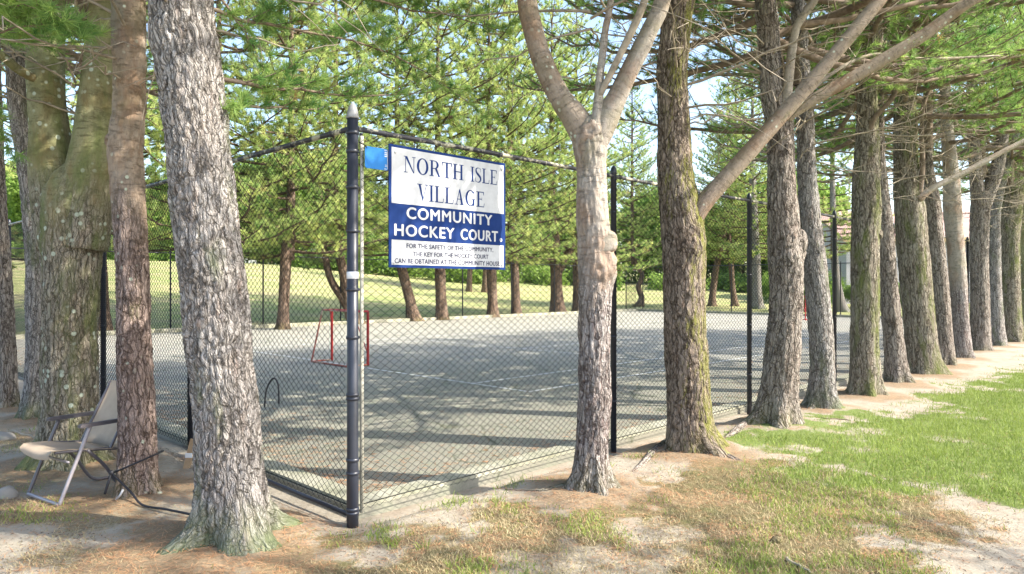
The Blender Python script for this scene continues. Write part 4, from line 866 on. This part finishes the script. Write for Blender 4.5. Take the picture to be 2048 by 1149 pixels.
def build_small():
    # cord tied round the slim tree, clip, trailing end
    Y = 5.85; x0, y0 = PX(276, 1000, Y)[:2]; ring = []
    for i in range(25): a = i / 24 * 2 * math.pi; ring.append([x0 + .188 * math.cos(a), y0 + .188 * math.sin(a), .30 + .08 * math.cos(a) , .006])
    root = empty('tied_cord', (x0, y0, 0), 'black cord knotted round the foot of the slim reddish pine', 'cord')
    b = MB(); O = np.array([x0, y0, 0]); K = np.array(ring); b.tube(K[:, :3] - O, .0075, 8)
    k0 = np.array([x0 - .13, y0 - .16, .25]); 
    b.lathe(k0 - O + np.array([0, 0, -.02]), [(.006, 0), (.018, .01), (.018, .03), (.006, .04)], 10)
    b.tube(smooth_path(np.array([list(k0) + [.01], list(k0 + [-.01, -.03, -.08]) + [.012], list(k0 + [-.03, -.04, -.16]) + [.008]]), .02)[:, :3] - O, .010, 8)
    path = [list(k0) + [.01], list(PX(262, 985, 5.62)) + [.01], list(PX(285, 1016, 5.5)) + [.01], list(PX(330, 1028, 5.4)) + [.01], list(PX(372, 1036, 5.3)) + [.01], list(PX(410, 1046, 5.2)) + [.01]]
    for p in path[2:]: p[2] = gz1(p[0], p[1]) + .045
    b.tube(smooth_path(np.array(path), .04)[:, :3] - O, .009, 8); b.obj('rope', CORD, root)
    c = MB(); q = PX(241, 990, 5.6); q[2] = max(q[2], .1); c.tube([q - O + np.array([.02, 0, .04]), q - O, q - O + np.array([-.035, 0, -.04])], .009, 8); c.obj('metal_clip', STEEL, root)
    # loop of black cable over the left fence
    pts = [PX(529, 815, 7.0), PX(533, 780, 7.0), PX(546, 757, 7.0), PX(556, 768, 7.0), PX(558, 808, 7.0)]
    o = MB(); b0 = pts[0]; o.tube(smooth_path(np.array([list(p - b0 + np.array([0,0,0])) + [.01] for p in pts]), .03)[:, :3], .0085, 8); o.p and None
    h = o.obj('cable_loop', CORD, None, loc=tuple(b0)); tag(h, 'thin black cable arched on the left fence right of the largest grey pine', 'cable')
    # wooden stake with pale tag
    p = PX(379, 935, 6.75); g = gz1(p[0], p[1]); r = empty('wooden_stake', (p[0], p[1], g), 'short wooden stake with a pale blue tag standing behind the big grey trunk', 'stake')
    b = MB(); b.box((0, 0, .12), (.028, .012, .16), [[1, 0, -.25], [0, 1, 0], [.25, 0, 1]]); b.obj('stake_wood', WOOD, r, smooth=False); b = MB(); b.box((.0, -.016, .13), (.033, .003, .022)); b.obj('paper_tag', TAPE, r, smooth=False)
    # stones and sticks on the left
    def rock(px, py, w, h, lab, seed, mat=None):
        Y = 2492 / (py - 570); c = PX(px, py, Y); b = MB(); n, m = 14, 10; V = []
        for i in range(m + 1):
            ph = math.pi * i / m
            for j in range(n):
                th = 2 * math.pi * j / n; d = 1 + .35 * (float(fbm(math.cos(th) * 1.5 + ph + seed, math.sin(th) * 1.5 - ph, seed, 3)) - .5)
                V.append([w * math.sin(ph) * math.cos(th) * d, w * .8 * math.sin(ph) * math.sin(th) * d, h * math.cos(ph) * d])
        b.add(V, [grid_faces(m + 1, n)]); o = b.obj('stone', mat or STONE, None, loc=(c[0], Y, gz1(c[0], Y) + h * .2)); tag(o, lab, 'stone')
    rock(14, 995, .09, .08, 'pale rounded stone at the left edge near the chair foot', 3); rock(2, 880, .16, .07, 'flat pale stone at the left edge behind the chair', 9); rock(1554, 1085, .045, .035, 'small dark root stub in the dry grass at lower right', 15, BARK['dark'])  # the last one is a dark root stub, shaped like the stones
    def stick(p0, p1, rad, lab, m=DEAD):
        a, c = np.array(p0), np.array(p1); t = np.linspace(0, 1, 7)[:, None]; P = a + (c - a) * t; P += rs(int(p0[0] * 99) % 97).normal(0, .012, (7, 3)) * np.array([1, 1, .1]); b = MB(); b.tube(P - a, rad * (1 - .5 * t[:, 0]), 7); o = b.obj('stick', m, None, loc=tuple(a)); tag(o, lab, 'stick')
    def gp(px, py, dz=.015): Y = 2492 / (py - 570); x = (px - 1024) / F * Y; return [x, Y, gz1(x, Y) + dz]
    stick(list(PX(34, 862, 7.2)), list(PX(84, 880, 7.0)), .014, 'straight pale stick propped against the lichen-spotted pine')
    stick(gp(1150, 1018), gp(1222, 1000), .010, 'thin pale stick on the sand at the foot of the Y-shaped pine'); stick(gp(1290, 912), gp(1352, 905, .05), .012, 'pale stick lying over the roots left of the mossy pine'); stick(gp(1640, 838), gp(1700, 842), .012, 'dark stick on the soil before the curved dark pine', TWIG); stick(gp(1570, 1120), gp(1620, 1149), .012, 'pale stick in the dry grass at the lower right')
    # surface roots: parts of nothing that moves, each a thing on the ground
    def root_(pts, rad, lab):
        K = []
        for (px, py), r_ in zip(pts, rad): q = gp(px, py, r_ * .3); K.append(q + [r_])
        K = smooth_path(np.array(K), .05); b = MB(); o0 = K[0][:3].copy(); b.tube(K[:, :3] - o0, K[:, 3], 12, disp=trunk_disp(5, .04, .006, 0, 3, 0)); o = b.obj('tree_root', BARK['brown'], None, loc=tuple(o0)); tag(o, lab, 'root')
    root_([(1345, 885), (1310, 905), (1292, 925), (1265, 945)], [.07, .05, .04, .015], 'dark surface root reaching left from the mossy pine'); root_([(1415, 900), (1445, 915), (1468, 926), (1490, 930)], [.08, .06, .04, .015], 'mossy surface root reaching right from the mossy pine')
    root_([(1520, 838), (1490, 852), (1468, 868), (1450, 880)], [.09, .06, .05, .02], 'dark surface root reaching left from the knobbly brown pine'); root_([(1160, 985), (1125, 982), (1080, 990), (1010, 985)], [.07, .05, .035, .015], 'low surface root reaching left from the Y-shaped pine')

# ------------------------------------------------------------ house
def build_undergrowth():
    r = rs(31); n = 13000; px = r.uniform(-250, 1560, n); Y = r.uniform(76, 90, n); x = (px - 1024) / F * Y; kk = fbm(x * .22, Y * .2, 77) > .50; px, Y, x = px[kk], Y[kk], x[kk]; n = len(x)
    top = .4 + 3.4 * fbm(x * .2, Y * .1, 17) ** 1.3; z = gz(x, Y) + top * r.rand(n) ** .8
    k = 7; c = np.repeat(np.stack([x, Y, z], -1), k, 0) + r.normal(0, .3, (n * k, 3)); d = unit(r.normal(0, 1, (n * k, 3))); s = unit(np.cross(d, r.normal(0, 1, (n * k, 3)))) * .17
    V = np.stack([c - s, c + d * .2, c + s, c - d * .2], 1).reshape(-1, 3); rn = np.repeat(np.clip(fbm(x * .3, Y * .3, 5) + r.normal(0, .15, n), 0, .94), 4 * k)
    o = link('undergrowth', make_mesh('undergrowth', V, [np.arange(len(V)).reshape(-1, 4)], LEAF, {'rnd': rn}, False)); tag(o, 'dense green undergrowth along the top of the rise', 'undergrowth', kind='stuff')
def build_house():
    X0, X1, Y0, D_, WH = 28.5, 62., 60., 12., 5.6
    g = gz1(40, 58) - .1; root = empty('house', (X0, Y0, g), 'long pale-sided house with pinkish roof beyond the far right end of the court', 'house')
    m = M('vinyl_siding', .6, .3); v = m.co(); z = m.n('ShaderNodeSeparateXYZ', {0: v}).outputs[2]; w = m.math('FRACT', m.math('MULTIPLY', z, 5.)); m.col(m.mix(m.ramp(w, .86, .98), (.56, .54, .58), (.27, .26, .29))); m.bump(w, .5, .02); SID = m.m
    m = M('shingle_roof', .9, .2); v = m.co(); br = m.n('ShaderNodeTexBrick', {'Vector': v, 'Scale': 3., 'Color1': (.42, .26, .22, 1), 'Color2': (.34, .22, .19, 1), 'Mortar': (.24, .15, .13, 1)}).outputs[0]; m.col(m.mix(m.ramp(m.noise(v, 2, 4), .3, .7, 0, .4), br, (.46, .32, .28))); ROOF = m.m
    TAN = paint('tan_trim', (.50, .36, .20), .6, .3); GLASS = M('window_glass', .08, .8); GLASS.col((.05, .07, .09)); GLASS = GLASS.m
    L = X1 - X0; b = MB(); b.box((L / 2, D_ / 2, WH / 2 - .3), (L / 2, D_ / 2, WH / 2 + .3)); b.add([[0, 0, WH], [0, D_, WH], [0, D_ / 2, WH + 2.6]], [[[0, 1, 2]]]); b.obj('wall', SID, root, smooth=False)
    r = MB(); o = .5; th = .18
    for s in (0, 1):
        ya, yb = (-o, D_ / 2) if s == 0 else (D_ + o, D_ / 2); za = WH - .15; zb = WH + 2.75
        V = [[-o, ya, za], [L + o, ya, za], [L + o, yb, zb], [-o, yb, zb]]; V = np.array(V + [[a, b_, c + th] for a, b_, c in V]); r.add(V, [[[0, 1, 2, 3], [7, 6, 5, 4], [0, 4, 5, 1], [1, 5, 6, 2], [2, 6, 7, 3], [3, 7, 4, 0]]])
    rf = r.obj('roof', ROOF, root, smooth=False)
    f = MB(); f.box((L / 2, -o - .03, WH - .12), (L / 2 + o, .03, .19)); f.obj('fascia', TAN, root, smooth=False)
    for i, wx in enumerate((3.2, 7.4, 11.5, 16., 20.5)):
        for wz in (4.05, 1.2) if i % 2 == 0 else (4.05,):
            q = MB(); 
            for (cx, cz, hx, hz) in ((wx, wz + .75, .75, .05), (wx, wz - .75, .75, .05), (wx - .72, wz, .05, .7), (wx + .72, wz, .05, .7), (wx, wz, .68, .025)): q.box((cx, -.03, cz), (hx, .05, hz))
            wf = q.obj('window', TAPE, root, smooth=False); p = MB(); p.box((wx, -.012, wz), (.68, .01, .7)); p.obj('pane', GLASS, wf, smooth=False)
    # privacy fence panels? a low grey garden wall in front
# ------------------------------------------------------------ grass, litter
def blades(name, n, area, fn, ln, wd, lean, cols, label, kind_seed, thick=1):
    r = rs(kind_seed); x = r.uniform(area[0], area[1], n); y = area[2] + (area[3] - area[2]) * r.rand(n) ** 1.35; keep = r.rand(n) < fn(x, y); x = x[keep]; y = y[keep]; n = len(x)
    rr_, ll_ = toRL(x, y); ok = ~((rr_ > -.06) & (ll_ > -.06)); 
    for (tx, ty, tr) in ROOTS: ok &= np.hypot(x - tx, y - ty) > tr * .9
    x, y = x[ok], y[ok]; n = len(x)
    z = gz(x, y) - .004; hh = ln * r.uniform(.5, 1.3, n); a = r.uniform(0, 6.28, n); b = r.uniform(0, 6.28, n); le = lean * r.uniform(.2, 1.3, n)
    s = np.stack([np.cos(a), np.sin(a), 0 * a], -1) * wd / 2; P = np.stack([x, y, z], -1); d1 = unit(np.stack([np.cos(b) * le * .6, np.sin(b) * le * .6, np.ones(n)], -1)) * hh[:, None] * .55
    d2 = unit(np.stack([np.cos(b) * le * 1.8, np.sin(b) * le * 1.8, np.ones(n)], -1)) * hh[:, None] * .55
    V = np.stack([P - s, P + s, P + d1 + s * .8, P + d1 - s * .8, P + d1 + d2], 1).reshape(-1, 3); i = np.arange(n)[:, None] * 5
    rnd = np.repeat(np.clip(.6 * fbm(x * 2, y * 2, 9) + .5 * r.rand(n) - .05, 0, 1), 5)
    o = link(name, make_mesh(name, V, [i + np.array([[0, 1, 2, 3]]), i + np.array([[3, 2, 4]])], cols, {'rnd': rnd}, False)); tag(o, label, 'grass', kind='stuff')
GREENB = leaf_mat('green_blades', (.13, .20, .04), (.33, .40, .09), (.44, .38, .16), .3); DRYB = leaf_mat('dry_blades', (.12, .13, .045), (.60, .48, .29), (.66, .58, .42), .2)
LITTER = leaf_mat('fallen_needles', (.32, .15, .07), (.52, .30, .16), (.2, .12, .08), .1)
def build_grass():
    blades('green_grass', 330000, (1.5, 16, 4.8, 19), lambda x, y: masks(x, y)[0] * .95, .055, .0065, .7, GREENB, 'short bright green grass on the right', 1)
    blades('green_grass_tufts', 150000, (-6, 5, 3.9, 9), lambda x, y: np.clip(masks(x, y)[1] * 1.0, 0, 1) * ss(.50, .64, fbm(x * 1.9 + 9, y * 1.9, 91)) * .9, .05, .006, .8, GREENB, 'sparse green tufts in the dry grass', 6)
    blades('weeds', 60000, (-2.2, 2.4, 4.7, 7.5), lambda x, y: ss(.66, .76, fbm(x * 4.2 + 3, y * 4.2, 191)) * .5 * np.clip(1.2 - np.abs(toRL(x, y)[1] + .35) * 1.5, 0, 1) * .8, .085, .006, 1.3, GREENB, 'small green weeds on the sand along the right fence', 8)
    blades('dry_grass', 430000, (-7, 7, 3.9, 10), lambda x, y: masks(x, y)[1] * .8 * (1 - ss(7, 10, y) * .5), .045, .0042, 2.2, DRYB, 'short straw-coloured dry grass in the foreground', 2)
    r = rs(4); n = 190000; x = r.uniform(-9, 13, n); y = 3.9 + 14 * r.rand(n) ** 1.4; g, d, nd, fr = masks(x, y); k = r.rand(n) < np.clip(nd * 1.1 + .16, 0, 1) * (1 - g * .8); x, y = x[k], y[k]
    a, b = toRL(x, y); k = ~((a > -.05) & (b > -.05)); x, y = x[k], y[k]; n = len(x); th = r.uniform(0, 6.28, n); L = r.uniform(.05, .12, n) / 2; w = .0022
    z = gz(x, y) + r.uniform(.003, .02, n)
    for (tx, ty, tr) in ROOTS: z = z + .06 * np.exp(-((x - tx) ** 2 + (y - ty) ** 2) / (2 * (tr + .18) ** 2))
    dx, dy = np.cos(th), np.sin(th); dz = r.normal(0, .006, n)
    V = np.stack([np.stack([x - dx * L - dy * w, y - dy * L + dx * w, z], -1), np.stack([x - dx * L + dy * w, y - dy * L - dx * w, z], -1), np.stack([x + dx * L, y + dy * L, z + dz], -1)], 1).reshape(-1, 3)
    def flecks(x, y, z, l0, l1, w0):
        n = len(x); th = r.uniform(0, 6.28, n); L = r.uniform(l0, l1, n) / 2; w = w0 * r.uniform(.6, 1.4, n); dx, dy = np.cos(th), np.sin(th); t = r.uniform(0, .006, n)
        return np.stack([np.stack([x - dx * L - dy * w, y - dy * L + dx * w, z], -1), np.stack([x - dx * L * .6 + dy * w, y - dy * L * .6 - dx * w, z + t], -1), np.stack([x + dx * L, y + dy * L, z + t], -1)], 1).reshape(-1, 3)
    n = 46000; rr_ = CL * r.rand(n) ** 1.6; ll = CW * r.rand(n) ** 1.6; e = np.minimum(rr_, ll); k = r.rand(n) < np.clip(np.exp(-e / .7) + .05 + .35 * (fbm(rr_, ll, 8) > .58), 0, 1); rr_, ll = rr_[k] + .38, ll[k] + .38
    V2 = flecks(C0[0] + DR[0] * rr_ + DL[0] * ll, C0[1] + DR[1] * rr_ + DL[1] * ll, np.full(len(rr_), .0255), .05, .11, .0022)
    n = 60000; x = r.uniform(-6, 9, n); y = 3.9 + 8 * r.rand(n) ** 1.3; a, b = toRL(x, y); k = ~((a > -.05) & (b > -.05)) & (r.rand(n) < .25 + .75 * (fbm(x * 2.5, y * 2.5, 88) > .5)); x, y = x[k], y[k]
    V3 = flecks(x, y, gz(x, y) + .006, .008, .03, .004)
    fk = make_mesh('soil_flecks', V3, [np.arange(len(V3)).reshape(-1, 3)], twig_mat('fleck', (.16, .11, .08)), None, False); tag(link('soil_flecks', fk), 'small dark crumbs of bark and leaf on the soil', 'debris', kind='stuff')
    rn2 = np.concatenate([np.repeat(r.rand(len(V) // 3) * .96, 3), np.repeat(r.rand(len(V2) // 3) * .96, 3)]); V = np.concatenate([V, V2])
    o = link('pine_litter', make_mesh('pine_litter', V, [np.arange(len(V)).reshape(-1, 3)], LITTER, {'rnd': rn2}, False)); tag(o, 'fallen orange-brown pine needles scattered on the soil', 'pine needles', kind='stuff')

build_trees()
build_ground(); build_court()
build_fences(); build_sign()
goal(5.73, 9.07, 1, 'red pipe hockey goal without net near the corner post', RED, RUSTY)
goal(31.8, 10.15, -1, 'small distant red hockey goal at the far end of the court', RED, RED)
build_chair(); build_small(); build_house(); build_background(); build_undergrowth(); build_grass()
